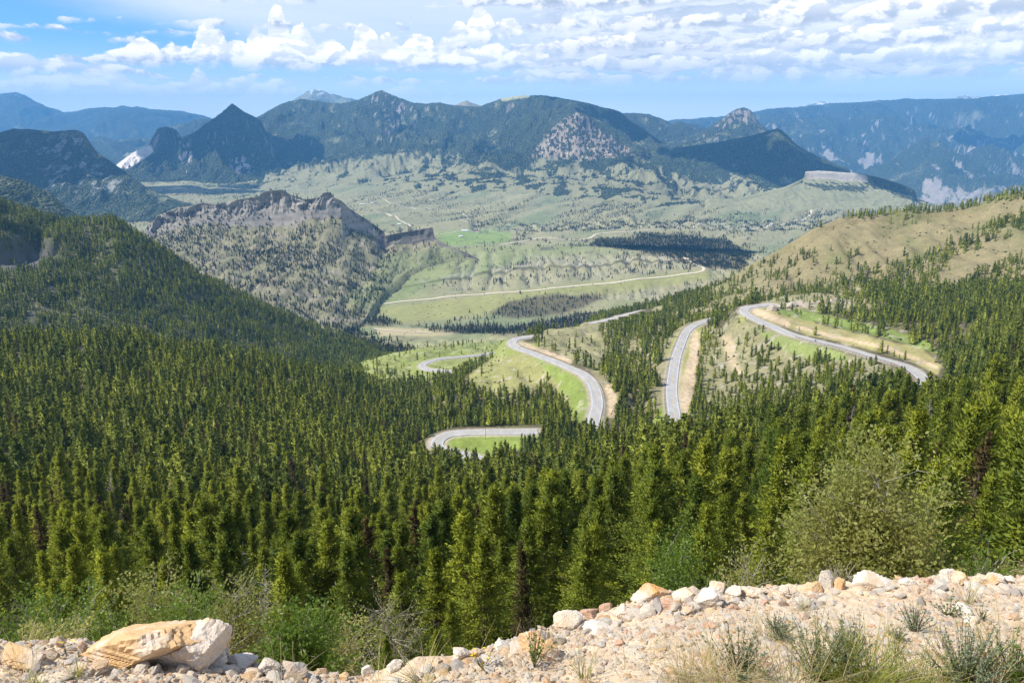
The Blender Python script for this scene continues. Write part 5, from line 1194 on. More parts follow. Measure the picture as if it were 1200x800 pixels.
ROCKS = [
 (152, 778, 150, 66, 'o', 'long low ochre slab sloping up to the right at the lower left', 1, .6, 0, .30, .34),
 (200, 742, 46, 20, 'p', 'fractured pale block on the upper right end of the ochre slab', 2, .8, 0, .05, .1),
 (220, 780, 84, 62, 'p', 'big pale boulder with ochre stains beside the ochre slab', 3, .8, .1, .12, .26),
 (262, 768, 20, 44, 'w', 'narrow pale slab leaning against the right side of the big boulder', 4, 1.2, .3, -.25, .1),
 (20, 778, 56, 20, 'o', 'flat orange-brown rock at the far left edge', 5, .8, 0, .0, .2),
 (248, 782, 34, 18, 'w', 'white stone right under the leaning slab', 6, .9, .2, 0, .2),
 (285, 784, 38, 20, 'w', 'flat white stone in the rubble right of the boulder', 7, .9, .5, 0, .2),
 (312, 790, 30, 26, 'p', 'pale angular stone with pointed top right of the boulder rubble', 8, .9, .2, .1, .2),
 (344, 796, 32, 24, 'g', 'rounded pinkish grey stone at the right end of the rubble', 9, .9, .2, 0, .2),
 (404, 797, 14, 12, 'o', 'small ochre stone at the lowest dip of the lip', 10, .9, .2, 0, .2),
 (432, 790, 18, 20, 'w', 'white stone with a yellow face just right of the lowest dip', 11, .9, .2, 0, .2),
 (462, 784, 20, 14, 'w', 'tan and white stone third right of the dip', 12, .9, .2, 0, .2),
 (538, 772, 26, 20, 'p', 'pinkish pale stone standing on the lip near the middle', 13, .9, .1, 0, .2),
 (557, 768, 16, 14, 'o', 'small orange stone next to the pinkish pale one', 14, .9, .1, 0, .2),
 (590, 766, 30, 20, 'w', 'white stone left of the orange boulder', 15, .9, .1, 0, .2),
 (634, 768, 56, 48, 'o', 'rounded orange boulder with pale top on the middle of the lip', 116, .9, .1, .2, .3),
 (640, 772, 34, 26, 'o', 'orange block leaning on the foot of the orange boulder', 17, .8, .3, -.1, .2),
 (666, 736, 36, 32, 'w', 'smooth whitish boulder above the orange one on the lip', 18, .9, .1, .1, .2),
 (690, 724, 26, 16, 'r', 'reddish brown stone right of the smooth whitish boulder', 19, .8, .1, .1, .2),
 (730, 724, 24, 20, 'o', 'orange-tan stone set in the rubble slope', 20, .8, .1, .1, .2),
 (748, 716, 12, 12, 'r', 'small rust-red stone beside the orange-tan one', 21, .8, .1, .1, .2),
 (712, 712, 20, 10, 'r', 'flat rust-red stone on the upper rubble', 22, .8, .1, .1, .2),
 (764, 702, 54, 18, 'p', 'long low pale rock with a sloping top on the lip', 23, .7, .1, .08, .2),
 (780, 712, 36, 16, 'r', 'red-brown block under the long pale rock', 24, .7, .1, 0, .2),
 (806, 704, 34, 16, 'o', 'orange rock pair left of the leaning white slab', 25, .8, .1, 0, .2),
 (828, 712, 38, 30, 'w', 'white slab leaning up to the right on the lip', 26, .6, .1, .5, .2),
 (843, 694, 28, 18, 'p', 'tan rounded rock behind the leaning white slab', 27, .9, .1, 0, .2),
 (862, 698, 22, 14, 'w', 'small white rock right of the tan rounded one', 28, .9, .1, 0, .2),
 (882, 700, 36, 18, 'o', 'rusty orange crumbling rock on the lip', 29, .9, .1, 0, .2, .09),
 (922, 696, 16, 14, 'o', 'small orange knob left of the tall white rock', 30, .9, .1, 0, .2),
 (952, 696, 34, 18, 'o', 'long orange-brown rock at the foot of the tall white rock', 31, .8, .1, .25, .2),
 (969, 690, 26, 36, 'w', 'tall upright white rock at the left foot of the olive bush', 32, .8, .1, .1, .2),
 (982, 690, 20, 16, 'o', 'bright orange stone against the tall white rock', 33, .9, .1, 0, .2),
 (1026, 692, 46, 22, 'w', 'broad white rock in front of the olive bush', 34, .8, .1, 0, .2),
 (1064, 686, 24, 12, 'w', 'low white stone right of the broad white rock', 35, .8, .1, 0, .2),
 (1087, 686, 22, 9, 'r', 'flat reddish stone in front of the olive bush', 36, .8, .1, 0, .2),
 (1112, 684, 24, 24, 'p', 'tan angular rock at the right foot of the olive bush', 37, .9, .1, 0, .2),
 (1128, 684, 22, 22, 'o', 'ochre angular rock touching the tan one at the right', 38, .9, .3, .1, .2),
 (1150, 686, 22, 8, 'o', 'flat orange stone right of the ochre angular rock', 39, .9, .1, 0, .2),
 (1168, 684, 26, 14, 'p', 'pale rounded rock near the right edge of the lip', 40, .9, .1, 0, .2),
 (1186, 684, 18, 12, 'p', 'smaller tan rock at the right end of the lip', 41, .9, .1, 0, .2),
 (1126, 722, 30, 16, 'w', 'white rock lying in the gravel among small green weeds', 42, .9, .1, 0, .25),
 (1142, 732, 26, 12, 'w', 'white flat rock touching the one among the weeds', 43, .9, .4, 0, .25),
 (728, 756, 14, 9, 'r', 'small red-brown stone alone on the gravel slope', 44, .9, .1, 0, .25),
 (700, 742, 44, 12, 'w', 'broad white ledge stone half buried in the slope', 45, .8, .1, .1, .4),
 (832, 738, 22, 10, 'r', 'brown stone half buried in front of the white slab', 46, .8, .1, 0, .4)]
KM = {'o': M_rock_orange, 'p': M_rock_pale, 'w': M_rock_white, 'g': M_rock_grey, 'r': simple('rust_red_stone', (0.42, 0.24, 0.15), (0.60, 0.42, 0.30), 14, bs=.6, bd=.01)}
placed = []
for q in ROCKS:
    u, v, w, h, mk, lab, sd_, dep, rot_, tl, sk = q[:11]
    rock(u, v, w, h, KM[mk], lab, 900 + sd_ * 3, dep, rot_, tl, sk, rough=q[11] if len(q) > 11 else .05); placed.append((u, v, w))
# stones one can count: scattered over the gravel, largest along the lip
r = np.random.default_rng(21); lipv = lambda u: np.interp(u, [q[0] for q in LIPP], [q[1] for q in LIPP])
SZ = [(-20, 130, 'on the gravel below the long ochre slab'), (130, 260, 'on the gravel in front of the pale boulder'), (260, 420, 'in the white rubble right of the boulder'), (420, 600, 'along the middle of the stony lip'),
      (600, 760, 'on the rubble slope around the orange boulder'), (760, 900, 'in the gravel below the leaning white slab'), (900, 1050, 'in the gravel in front of the olive bush'), (1050, 1220, 'in the gravel at the right')]
cnt = 0
while cnt < 290:
    u = r.uniform(-15, 1215); lv = lipv(u); k = abs(r.normal(0, 1)) * (.30 if r.random() < .55 else 1.2); v = min(lv + 1 + k * 24, 806)
    if u < 420 and u > 235 and r.random() < .3: v = lv + r.uniform(-2, 8)
    if v > 800 and r.random() < .8: continue
    s = (6 + 14 * r.random() ** 1.7) * (1.3 if v < lv + 14 else .85); cnt += 1
    mi = int(r.choice(4, p=[.42, .34, .12, .12])); q = hitF(u, v); sc_ = s * 0.5 * pxm(q)
    o = inst('stone', SM[(mi, int(r.integers(4)))], tuple(q + np.array((0, 0, sc_ * 0.1))), r.uniform(0, 6.28), (sc_ * r.uniform(.85, 1.3), sc_ * r.uniform(.7, 1.1), sc_ * r.uniform(.5, .85)))
    w = next((z[2] for z in SZ if z[0] <= u < z[1]), SZ[-1][2]); cn = ('pale tan', 'whitish', 'orange', 'grey')[mi]
    tag(o, 'small %s stone %s' % (cn, w), 'stone', '%s stones %s' % (cn, w))
# pebbles: too many to count
def gravel(name, n, lo, hi, seed):
    r = np.random.default_rng(seed); u = np.where(r.random(n * 3) < .72, r.uniform(-60, 1260, n * 3), r.uniform(-900, 2100, n * 3)); y = r.uniform(2.7, 5.6, n * 3); a = (u - 600) / 740
    yl = np.interp(a, la, lp[:, 1]); ok = y < yl + 0.25; patch = fbm(a * y * 1.3, y * 1.3, 3, .5, 211); ok &= patch + r.normal(0, .35, len(y)) > -0.15
    x = (a * y)[ok][:n]; y = y[ok][:n]; z = F_height(x, y); s = lo + (hi - lo) * r.random(len(x)) ** 3.0
    protos = [mesh_obj('pebble', *rock_geo(700 + k, 1, 7, .04, (1.15, .9, .6)), mm, smooth=False, link=False) for k, mm in enumerate([M_rock_pale, M_rock_white, M_rock_white, M_rock_orange, M_rock_grey, M_rock_pale, KM['r']])]
    scatter_object(name, np.stack([x, y, z], 1), s, protos, seed, [.31, .10, .08, .15, .03, .27, .06], tilt=.5)
gravel('gravel', 21000, 0.004, 0.024, 31)
gravel('gravel', 3800, 0.016, 0.05, 32)

# ---- grass tufts and small plants
def arc_blades(n, length, width, spread, droop, r, segs=4, base_r=0.03, upright=0.0):
    az_ = r.uniform(0, 6.28, n); e0 = np.radians(np.clip(r.normal(75 - spread * 25 + upright, 14, n), 15, 89)); L = length * r.uniform(.45, 1.1, n)
    hd = np.stack([np.cos(az_), np.sin(az_), np.zeros(n)], 1); s = np.stack([-np.sin(az_), np.cos(az_), np.zeros(n)], 1)
    p = hd * base_r * r.random((n, 1)) + s * r.normal(0, base_r * .5, (n, 1)); V = []; e = e0.copy(); w = width * r.uniform(.6, 1.2, n)
    for k in range(segs + 1):
        f = 1 - (k / segs) ** 1.5; V.append(p - s * (w * f / 2 + .0003)[:, None]); V.append(p + s * (w * f / 2 + .0003)[:, None])
        p = p + (hd * np.cos(e)[:, None] + np.array([0, 0, 1.]) * np.sin(e)[:, None]) * (L / segs)[:, None]; e = e - droop * r.uniform(.4, 1.5, n) / segs
    V = np.stack(V, 1).reshape(-1, 3); K = 2 * (segs + 1); i = np.arange(n)[:, None] * K; k = np.arange(segs)[None] * 2; a = (i + k).ravel()
    return V, np.stack([a, a + 1, a + 3, a + 2], 1)
def leafy(n_st, h, leaf, wid, per, r, spread=.6):
    """stems with small leaves; returns (leaves, stems)"""
    lv, stm = [], []
    for i in range(n_st):
        a = r.uniform(0, 6.28); e = r.uniform(.5, 1.45) if spread > .5 else r.uniform(1.0, 1.5); L = h * r.uniform(.6, 1.1); d = np.array([math.cos(a) * math.cos(e), math.sin(a) * math.cos(e), math.sin(e)])
        t = np.linspace(0, 1, 4)[:, None]; pl = d * L * t + np.array([0, 0, .12 * L]) * t * t; stm.append(tube(pl, [.0022, .0018, .0014, .0008], 3))
        s = r.uniform(.15, 1, per)[:, None]; pos = d * L * s + np.array([0, 0, .12 * L]) * s * s; dr = norm(d * .5 + r.normal(0, .7, (per, 3)) + np.array([0, 0, .25]))
        lv.append(blades(pos, dr, leaf * r.uniform(.6, 1.2, per), wid * r.uniform(.7, 1.2, per), r, .05))
    return join(lv), join(stm)
def plant_obj(name, u, v, lab, cat, parts, group=None, sc=1.0):
    q = hitF(u, v); e = empty(name, tuple(q - np.array((0, 0, .004))), 0, sc)
    for nm, geo, mt in parts: mesh_obj(nm, *geo, mt, parent=e, smooth=False)
    tag(e, lab, cat, group); return e
def M(px, u, v): return px * pxm(hitF(u, v)) / 0.80
r = np.random.default_rng(41)
def tuft(u, v, px, n, lab, green=.5, spread=.6, droop=1.0, wid=.004, br=.05, name='grass_tuft'):
    h = M(px * 1.2, u, v); ps = []
    ng = int(n * green); nd = n - ng
    if nd: ps.append(('dry_blades', arc_blades(nd, h * 1.15, wid * .8, spread, droop, r, base_r=br), M_straw))
    if ng: ps.append(('green_blades', arc_blades(ng, h, wid, spread, droop * .7, r, base_r=br * .8), M_grass))
    return plant_obj(name, u, v, lab, 'grass tuft', ps)
def herb(u, v, px, n, lab, mat, leaf=.02, wid=.009, per=16, spread=.7, flowers=0, name='small_plant', stems=None):
    h = M(px * 1.15, u, v); lf, st = leafy(n, h, leaf, wid, per, r, spread); ps = [('leaves', lf, mat), ('stems', st, stems or M_bark)]
    e = plant_obj(name, u, v, lab, 'plant', ps)
    for k in range(flowers):
        a = r.uniform(0, 6.28); d = h * r.uniform(.2, .6); cpos = np.array([math.cos(a) * d, math.sin(a) * d, h * r.uniform(.7, 1.1)])
        pet = blades(np.tile(cpos, (8, 1)), norm(np.stack([np.cos(np.arange(8) * .785), np.sin(np.arange(8) * .785), np.full(8, .3)], 1)), np.full(8, .011), np.full(8, .007), r)
        mesh_obj('flower', *pet, M_flower, parent=e, smooth=False)
    return e
M_flower = simple('yellow_petals', (0.75, 0.52, 0.03), (0.85, 0.62, 0.05), 5, bs=0)
tuft(838, 806, 62, 190, 'large straw-coloured tuft with long arching blades left of the grey-green weeds', .12, 1.1, 1.7, .004, .12)
tuft(800, 802, 44, 80, 'thin dry tuft with upright straw stems left of the large arching one', .25, .5, .8, .0035, .06)
herb(866, 796, 40, 60, 'grey-green leafy weed clump inside the arching dry grass', M_sage, .022, .009, 26)
tuft(905, 752, 34, 90, 'dry wiry tuft with dead stems halfway up the gravel slope', .3, 1.3, 1.0, .003, .10)
herb(912, 748, 20, 50, 'low grey-green plant spreading beside the wiry dry tuft', M_sage, .016, .007, 18, .9)
tuft(1012, 812, 62, 420, 'dense bright yellow-green grass clump at the bottom edge', .85, .7, 1.1, .005, .14)
herb(962, 800, 50, 80, 'silvery green sagebrush left of the bright grass clump', M_sage, .020, .008, 34)
herb(990, 788, 40, 50, 'darker green upright weed behind the bright grass clump', M_sage, .022, .009, 24, .4)
herb(1130, 808, 52, 90, 'silvery green sagebrush patch at the lower right', M_sage, .020, .008, 34)
tuft(1096, 812, 50, 120, 'mixed green and dry grass between the two sagebrush plants', .5, .8, 1.2, .004, .10)
tuft(1180, 806, 66, 160, 'tall mixed grass at the lower right corner', .45, .8, 1.3, .005, .12)
tuft(1158, 790, 58, 14, 'few tall bending green stalks near the right corner', .9, .5, .9, .006, .04)
herb(1190, 804, 40, 40, 'green leafy weed in the lower right corner', M_leaf, .026, .011, 16)
herb(626, 782, 42, 16, 'yellow-green leafy seedling in front of the orange boulder', M_leaf, .022, .013, 12, .3)
tuft(634, 772, 40, 22, 'thin dry stalks rising behind the yellow-green seedling', .05, .3, .3, .003, .03)
tuft(686, 796, 34, 46, 'small tuft with pale dry seed stems on the slope', .5, .7, .8, .004, .04)
tuft(494, 804, 40, 46, 'sparse spreading tuft on the lip near the middle', .5, 1.2, .8, .004, .03)
tuft(548, 800, 52, 4, 'single tall straw stalk near the middle of the lip', .0, .2, .2, .005, .01)
tuft(440, 812, 36, 26, 'sparse dry stalks at the lowest dip', .05, .9, .5, .003, .06)
tuft(338, 812, 40, 24, 'thin dry arching stalks in front of the grey stone', .05, .9, .9, .003, .06)
herb(566, 784, 16, 12, 'low weed with yellow and orange flowers on the middle lip', M_grass, .014, .006, 8, .8, 7)
tuft(26, 792, 44, 34, 'brown dry stalks in front of the orange rock at the far left', .05, .7, .6, .003, .06)
tuft(88, 792, 16, 40, 'tiny green tuft below the ochre slab', .9, .9, .6, .004, .03)
tuft(36, 806, 20, 60, 'green tuft at the bottom left edge', .8, 1.0, .6, .004, .05)
tuft(146, 784, 14, 50, 'low green tuft in front of the big boulder', .85, 1.2, .6, .004, .06)
tuft(1134, 708, 30, 34, 'thin green tuft just under the lip at the right', .7, .9, .5, .003, .03)
herb(1112, 722, 22, 14, 'yellow-green weed left of the white rock in the gravel', M_leaf, .020, .012, 9, .8)
herb(1150, 726, 14, 10, 'tiny yellow-green weed right of the white rocks', M_leaf, .016, .010, 8, .9)
herb(1072, 740, 22, 40, 'low green and purplish plant alone in the gravel', M_sage, .018, .008, 14, .9)
herb(1052, 750, 12, 20, 'very small dark green plant left of the purplish one', M_sage, .014, .008, 10, .9)
tuft(1062, 776, 44, 14, 'thin reddish dry stalks in the middle of the right gravel', .0, .4, .3, .003, .08)
tuft(940, 716, 18, 40, 'tiny yellowish tuft under the orange knob on the lip', .5, 1.2, .6, .003, .03)
herb(1104, 760, 16, 8, 'small weed with a bright yellow flower in the right gravel', M_grass, .014, .006, 6, .6, 2)
herb(1050, 770, 26, 6, 'weed with one yellow flower at the edge of the sagebrush', M_grass, .014, .006, 6, .4, 1)
herb(78, 770, 12, 8, 'tiny weed with orange flowers in front of the ochre slab', M_grass, .012, .005, 6, .8, 3)
tuft(930, 812, 54, 150, 'straw and green grass along the bottom edge left of the sagebrush', .35, .8, 1.2, .004, .16)
tuft(1062, 814, 50, 170, 'yellow-green grass at the bottom edge right of the bright clump', .6, .8, 1.2, .004, .16)
tuft(872, 812, 50, 150, 'pale arching grass mat below the grey-green weeds', .15, 1.2, 1.8, .004, .16)
tuft(1146, 816, 52, 160, 'dry and green grass between the corner weeds and the sagebrush', .4, .9, 1.2, .004, .14)
r = np.random.default_rng(43)
for k in range(26):                           # single thin stalks all over the shoulder
    u = r.uniform(560, 1190); v = r.uniform(lipv(u) + 14, 804)
    tuft(u, v, r.uniform(14, 40), int(r.integers(4, 14)), 'sparse dry stalks in the open gravel', .15, .6, .5, .003, .04)['group'] = 'sparse dry stalks in the open gravel'

# ---- shrubs behind the lip
def shrub(seed, H, Rw, n_stem, nleaf, leaf, lw, lmat, lab, x, y, twigs=300, dead=0.25, z=None, name='shrub', lean=0.0, deadside=None):
    r = np.random.default_rng(seed); stm, tips, dd = [], [], []
    for i in range(n_stem):
        a = r.uniform(0, 6.28); sp = r.uniform(.1, 1.0); e = np.array([math.cos(a) * Rw * sp, math.sin(a) * Rw * sp, H * r.uniform(.55, 1.0) * (1 - .35 * sp ** 2)])
        q = [np.zeros(3)]; k = 6
        for j in range(1, k + 1): q.append(e * (j / k) + np.array([0, 0, .15 * H * math.sin(j / k * 3.14)]) * r.uniform(-.2, .8) + r.normal(0, .03 * H, 3))
        q = np.array(q); stm.append(tube(q, np.linspace(.014, .002, k + 1) * H / 1.8, 4))
        for j in range(2, k + 1):
            for _ in range(4):
                d = norm(r.normal(0, 1, 3) + norm(e) * 1.1); L = H * r.uniform(.10, .24); p2 = q[j] + d * L; p3 = p2 + norm(d + r.normal(0, .5, 3)) * L * .5
                tips.append((q[j], d, L)); tips.append((p2, norm(p3 - p2), L * .5)); dd.append((q[j], (q[j] + p2) / 2 + r.normal(0, .01, 3), p2, p3))
    r.shuffle(dd); tw = [tube(q, [.005 * H / 1.8, .0035, .0025, .001], 3) for q in dd[:twigs]]
    T0 = np.array([t[0] for t in tips]); TD = np.array([t[1] for t in tips]); TL = np.array([t[2] for t in tips])
    k = r.integers(0, len(tips), nleaf); s = r.uniform(.2, 1.1, nleaf)[:, None]; pos = T0[k] + TD[k] * TL[k][:, None] * s + r.normal(0, .022 * H, (nleaf, 3))
    if deadside is not None:
        keep = np.linalg.norm(pos - np.array(deadside) * np.array([Rw, Rw, H]), axis=1) > .36 * Rw * (1 + .5 * r.random(nleaf)); pos = pos[keep]; k = k[keep]
    d = norm(TD[k] + r.normal(0, .8, pos.shape) + np.array([0, 0, .2])); lf = blades(pos, d, leaf * r.uniform(.6, 1.3, len(pos)), lw * r.uniform(.7, 1.3, len(pos)), r, .06)
    if z is None: z = min(max(F_height(np.array([x]), np.array([y]))[0], height_at(LH, x, y)[0] if y > 9.2 else -99), 0)
    e = empty(name, (x, y, z - .05)); mesh_obj('foliage', *lf, lmat, parent=e, smooth=False); mesh_obj('stems', *join(stm), M_bark, parent=e, smooth=False)
    if tw: mesh_obj('twigs', *join(tw), M_deadwood, parent=e, smooth=False)
    tag(e, lab, 'shrub'); return e
def shrub_at(u, vtop, Y, wpx, seed, lmat, lab, nleaf=5000, leaf=.05, lw=.028, twigs=150, n_stem=14, **kw):
    x, y, zt = P(u, vtop, Y); zg = max(F_height(np.array([x]), np.array([y]))[0], height_at(LH, x, y)[0] if y > 9.2 else -99)
    s = (y * CP - zt * SP) / FPX; return shrub(seed, (zt - zg) * 1.02, wpx * s / 2, n_stem, nleaf, leaf, lw, lmat, lab, x, y, twigs, z=zg, **kw)
shrub_at(1034, 545, 8.6, 116, 61, M_leaf_dry, 'big round olive-brown bush with bare grey twigs at its lower left', 32000, .056, .034, 260, 60, deadside=(-.5, -.35, .33))
shrub_at(1150, 640, 8.2, 70, 62, M_leaf, 'small green shrub with grey twigs right of the big olive bush', 2600, .045, .025, 120, 12)
shrub_at(350, 720, 6.6, 110, 63, M_leaf, 'fresh green leafy shrub right of the pale boulder', 6500, .050, .030, 90, 22)
shrub_at(268, 688, 8.4, 90, 64, M_leaf_dry, 'tangled shrub with pale grey branches above the leaning slab', 4600, .050, .028, 160, 20)
shrub_at(170, 680, 9.0, 100, 65, M_leaf_dry, 'olive shrub with bare stems above the ochre slab', 6500, .052, .030, 120, 20)
shrub_at(105, 712, 7.6, 110, 66, M_leaf, 'mixed green low shrub behind the left part of the slab', 5200, .042, .024, 150, 20)
shrub_at(30, 704, 8.0, 110, 67, M_leaf, 'bright green shrub at the far left edge behind the lip', 4600, .045, .026, 120, 18)
shrub_at(60, 722, 6.4, 70, 68, M_leaf_dry, 'low brown shrub with dead branches beside the orange rock', 2200, .04, .02, 140, 14)
shrub_at(215, 700, 6.6, 60, 69, M_leaf, 'bright green shoots right behind the pale boulder', 2600, .042, .024, 40, 12)
shrub_at(395, 730, 8.4, 70, 70, M_leaf_dry, 'half-dead shrub with curved grey branches above the lowest dip', 2600, .045, .022, 130, 16)
shrub_at(880, 650, 9.5, 60, 71, M_leaf_dry, 'olive shrub behind the rusty rock on the lip', 2600, .045, .022, 90, 12)
shrub_at(985, 660, 7.6, 50, 72, M_leaf_dry, 'leafless grey tangle behind the tall white rock', 300, .035, .016, 330, 14)
shrub_at(1195, 650, 8.6, 60, 73, M_leaf_dry, 'olive shrub at the right edge behind the pale rounded rock', 2600, .045, .022, 90, 12)
shrub_at(460, 700, 14, 60, 74, M_leaf_dry, 'grey-twigged shrub among the conifers above the stone dip', 1500, .06, .03, 240, 14)
shrub_at(800, 640, 16, 70, 75, M_leaf, 'yellow-green bushy growth above the long pale rock', 5000, .09, .04, 60, 16)

# ---- things along the roads
def rail(pl, off, lab):
    p = np.asarray(pl); d = np.gradient(p, axis=0); d[:, 2] = 0; d /= np.linalg.norm(d, axis=1)[:, None]; n = np.stack([d[:, 1], -d[:, 0], d[:, 2] * 0], 1)
    q = p + n * off; e = empty('guardrail', tuple(q[len(q) // 2])); c = np.array(q[len(q) // 2])
    rows = [q - c + np.array((0, 0, h)) + n * w for h, w in ((.48, .05), (.58, .10), (.68, .05), (.78, .10), (.88, .05))]
    mesh_obj('rail', np.stack(rows, 1).reshape(-1, 3), grid_faces(len(q), 5), M_rust, parent=e, smooth=False)
    V, F = [], []
    s = np.concatenate([[0], np.cumsum(np.linalg.norm(np.diff(q, axis=0), axis=1))]); k = 0
    for t_ in np.arange(0, s[-1], 4.0):
        c0 = np.array([np.interp(t_, s, q[:, i]) for i in range(3)]) - c; b0 = len(V) * 8
        V.append(c0 + np.array([(-.09, -.09, -.8), (.09, -.09, -.8), (.09, .09, -.8), (-.09, .09, -.8), (-.09, -.09, .9), (.09, -.09, .9), (.09, .09, .9), (-.09, .09, .9)]))
        F.append(np.array([[0, 1, 5, 4], [1, 2, 6, 5], [2, 3, 7, 6], [3, 0, 4, 7], [4, 5, 6, 7]]) + b0)
    tag(mesh_obj('posts', np.concatenate(V), np.concatenate(F), M_wood, parent=e, smooth=False), kind='stuff'); tag(e, lab, 'guardrail')
rail(ROADS['curve'][4:-20], 5.6, 'rusty guardrail along the outer edge of the S-curved road above the green slope')
rail(ROADS['straight'][4:-12], -5.6, 'rusty guardrail along the left edge of the straight climbing road')
rail(ROADS['upper'][3:60], -5.6, 'rusty guardrail along the outer edge of the highest road stretch')
def box(x0, x1, y0, y1, z0, z1):
    V = np.array([(x0, y0, z0), (x1, y0, z0), (x1, y1, z0), (x0, y1, z0), (x0, y0, z1), (x1, y0, z1), (x1, y1, z1), (x0, y1, z1)], float)
    return V, np.array([[0, 3, 2, 1], [4, 5, 6, 7], [0, 1, 5, 4], [1, 2, 6, 5], [2, 3, 7, 6], [3, 0, 4, 7]])
# retaining wall of timber panels under the near end of the upper road
pl = ROADS['upper']; pu, pv = proj(pl[:, 0], pl[:, 1], pl[:, 2]); seg = pl[(pu > 1052) & (pu < 1086)]
d = np.gradient(seg, axis=0); d[:, 2] = 0; d /= np.linalg.norm(d, axis=1)[:, None]; n = np.stack([d[:, 1], -d[:, 0], d[:, 2] * 0], 1); q = seg - n * 6.4
e = empty('retaining_wall', tuple(q[0])); tag(e, 'brown timber retaining wall under the near bend of the highest road', 'retaining wall')
q = q[::1]
for k in range(len(q) - 1):
    a, b_ = q[k] - q[0], q[k + 1] - q[0]; nn = n[k]; V = np.array([a + (0, 0, -4.2), b_ + (0, 0, -4.2), b_ + (0, 0, .1), a + (0, 0, .1), a - nn * .4 + (0, 0, -4.2), b_ - nn * .4 + (0, 0, -4.2), b_ - nn * .4 + (0, 0, .1), a - nn * .4 + (0, 0, .1)])
    V += (b_ - a) * np.array([.03, -.03, -.03, .03] * 2)[:, None]
    mesh_obj('panel', V, np.array([[0, 1, 2, 3], [7, 6, 5, 4], [3, 2, 6, 7], [0, 3, 7, 4], [1, 5, 6, 2], [0, 4, 5, 1]]), M_wood, parent=e, smooth=False)
# roadside pole inside the lower loop, and a marker post
q = on_land(LH, 568.7, 514.5, 430, 470); e = empty('utility_pole', tuple(q)); tag(e, 'thin grey pole standing inside the lowest hairpin bend', 'pole')
mesh_obj('shaft', *tube([(0, 0, -.5), (0, 0, 4), (0, 0, 8.6)], [.16, .14, .11], 8), M_wood, parent=e); mesh_obj('crossarm', *box(-.9, .9, -.07, .07, 8.0, 8.15), M_wood, parent=e, smooth=False)
q = on_land(LH, 598, 511, 430, 470); e = empty('marker_post', tuple(q)); tag(e, 'short roadside marker post on the grass inside the lowest hairpin', 'marker post'); mesh_obj('shaft', *tube([(0, 0, -.3), (0, 0, 1.6)], [.06, .06], 6), M_white, parent=e); mesh_obj('plate', *box(-.25, .25, -.02, .02, 1.2, 1.8), M_yellow, parent=e, smooth=False)
def rider(pl, uu, lane, lab_b, lab_p):
    pu, pv = proj(pl[:, 0], pl[:, 1], pl[:, 2]); k = int(np.argmin(np.hypot(pu - uu[0], pv - uu[1]))); d = pl[k + 1] - pl[k]; yaw = math.atan2(d[1], d[0]); n = norm(np.array([d[1], -d[0], 0]))
    e = empty('motorcycle', tuple(pl[k] + n * lane + np.array((0, 0, .07))), yaw); tag(e, lab_b, 'motorcycle')
    for x in (-.75, .75):
        t = np.arange(17) / 16 * 6.2832; ring = np.stack([x + .32 * np.cos(t), t * 0, .33 + .32 * np.sin(t)], 1); w = mesh_obj('wheel', *tube(ring, [.07] * 17, 6), M_dark, parent=e)
        hub = tube([(x, -.06, .33), (x, .06, .33)], [.12, .12], 8); mesh_obj('hub', *hub, M_chrome, parent=w)
    mesh_obj('body', *tube([(-.85, 0, .75), (-.5, 0, .72), (-.1, 0, .62), (.2, 0, .85), (.5, 0, .92), (.62, 0, .75)], [.10, .16, .22, .20, .15, .06], 8), M_dark, parent=e)
    mesh_obj('fork', *tube([(.5, 0, 1.05), (.75, 0, .33)], [.05, .05], 6), M_chrome, parent=e); mesh_obj('handlebar', *tube([(.42, -.38, 1.1), (.5, 0, 1.05), (.42, .38, 1.1)], [.02] * 3, 5), M_chrome, parent=e)
    # rider: one skinned body
    me = bpy.data.meshes.new('body'); jn = [(-.25, 0, .90), (-.2, 0, 1.15), (-.08, 0, 1.42), (-.02, 0, 1.52), (.03, 0, 1.68), (-.05, .2, 1.42), (.1, .33, 1.2), (.38, .34, 1.12), (-.05, -.2, 1.42), (.1, -.33, 1.2), (.38, -.34, 1.12), (-.2, .12, .88), (.2, .2, .82), (.1, .2, .40), (-.2, -.12, .88), (.2, -.2, .82), (.1, -.2, .40), (.24, .2, .34), (.24, -.2, .34)]
    ed = [(0, 1), (1, 2), (2, 3), (3, 4), (2, 5), (5, 6), (6, 7), (2, 8), (8, 9), (9, 10), (0, 11), (11, 12), (12, 13), (0, 14), (14, 15), (15, 16), (13, 17), (16, 18)]; rad = [.16, .16, .18, .07, .13, .08, .06, .045, .08, .06, .045, .11, .09, .06, .11, .09, .06, .05, .05]
    me.from_pydata(jn, ed, []); me.materials.append(M_jacket); pr = empty('person', e.location[:], yaw); tag(pr, lab_p, 'person')
    o = bpy.data.objects.new('body', me); COL.objects.link(o); o.parent = pr
    o.modifiers.new('skin', 'SKIN')
    for i, rr in enumerate(rad): me.skin_vertices[0].data[i].radius = (rr, rr)
    me.skin_vertices[0].data[0].use_root = True; o.modifiers.new('sub', 'SUBSURF').levels = 1
    mesh_obj('helmet', *rock_geo(5, 2, 0 + 6, 0, (.15, .14, .16), 0.0), M_white if lane > 0 else M_dark, parent=pr).location = (.04, 0, 1.7)
rider(ROADS['straight'], (797, 410), 2.2, 'dark motorcycle on the upper part of the straight climbing road', 'person in dark clothes riding the motorcycle on the straight road')
rider(ROADS['upper'], (957.7, 399), -2.2, 'dark motorcycle halfway along the highest road stretch', 'person in dark clothes riding the motorcycle on the highest road')

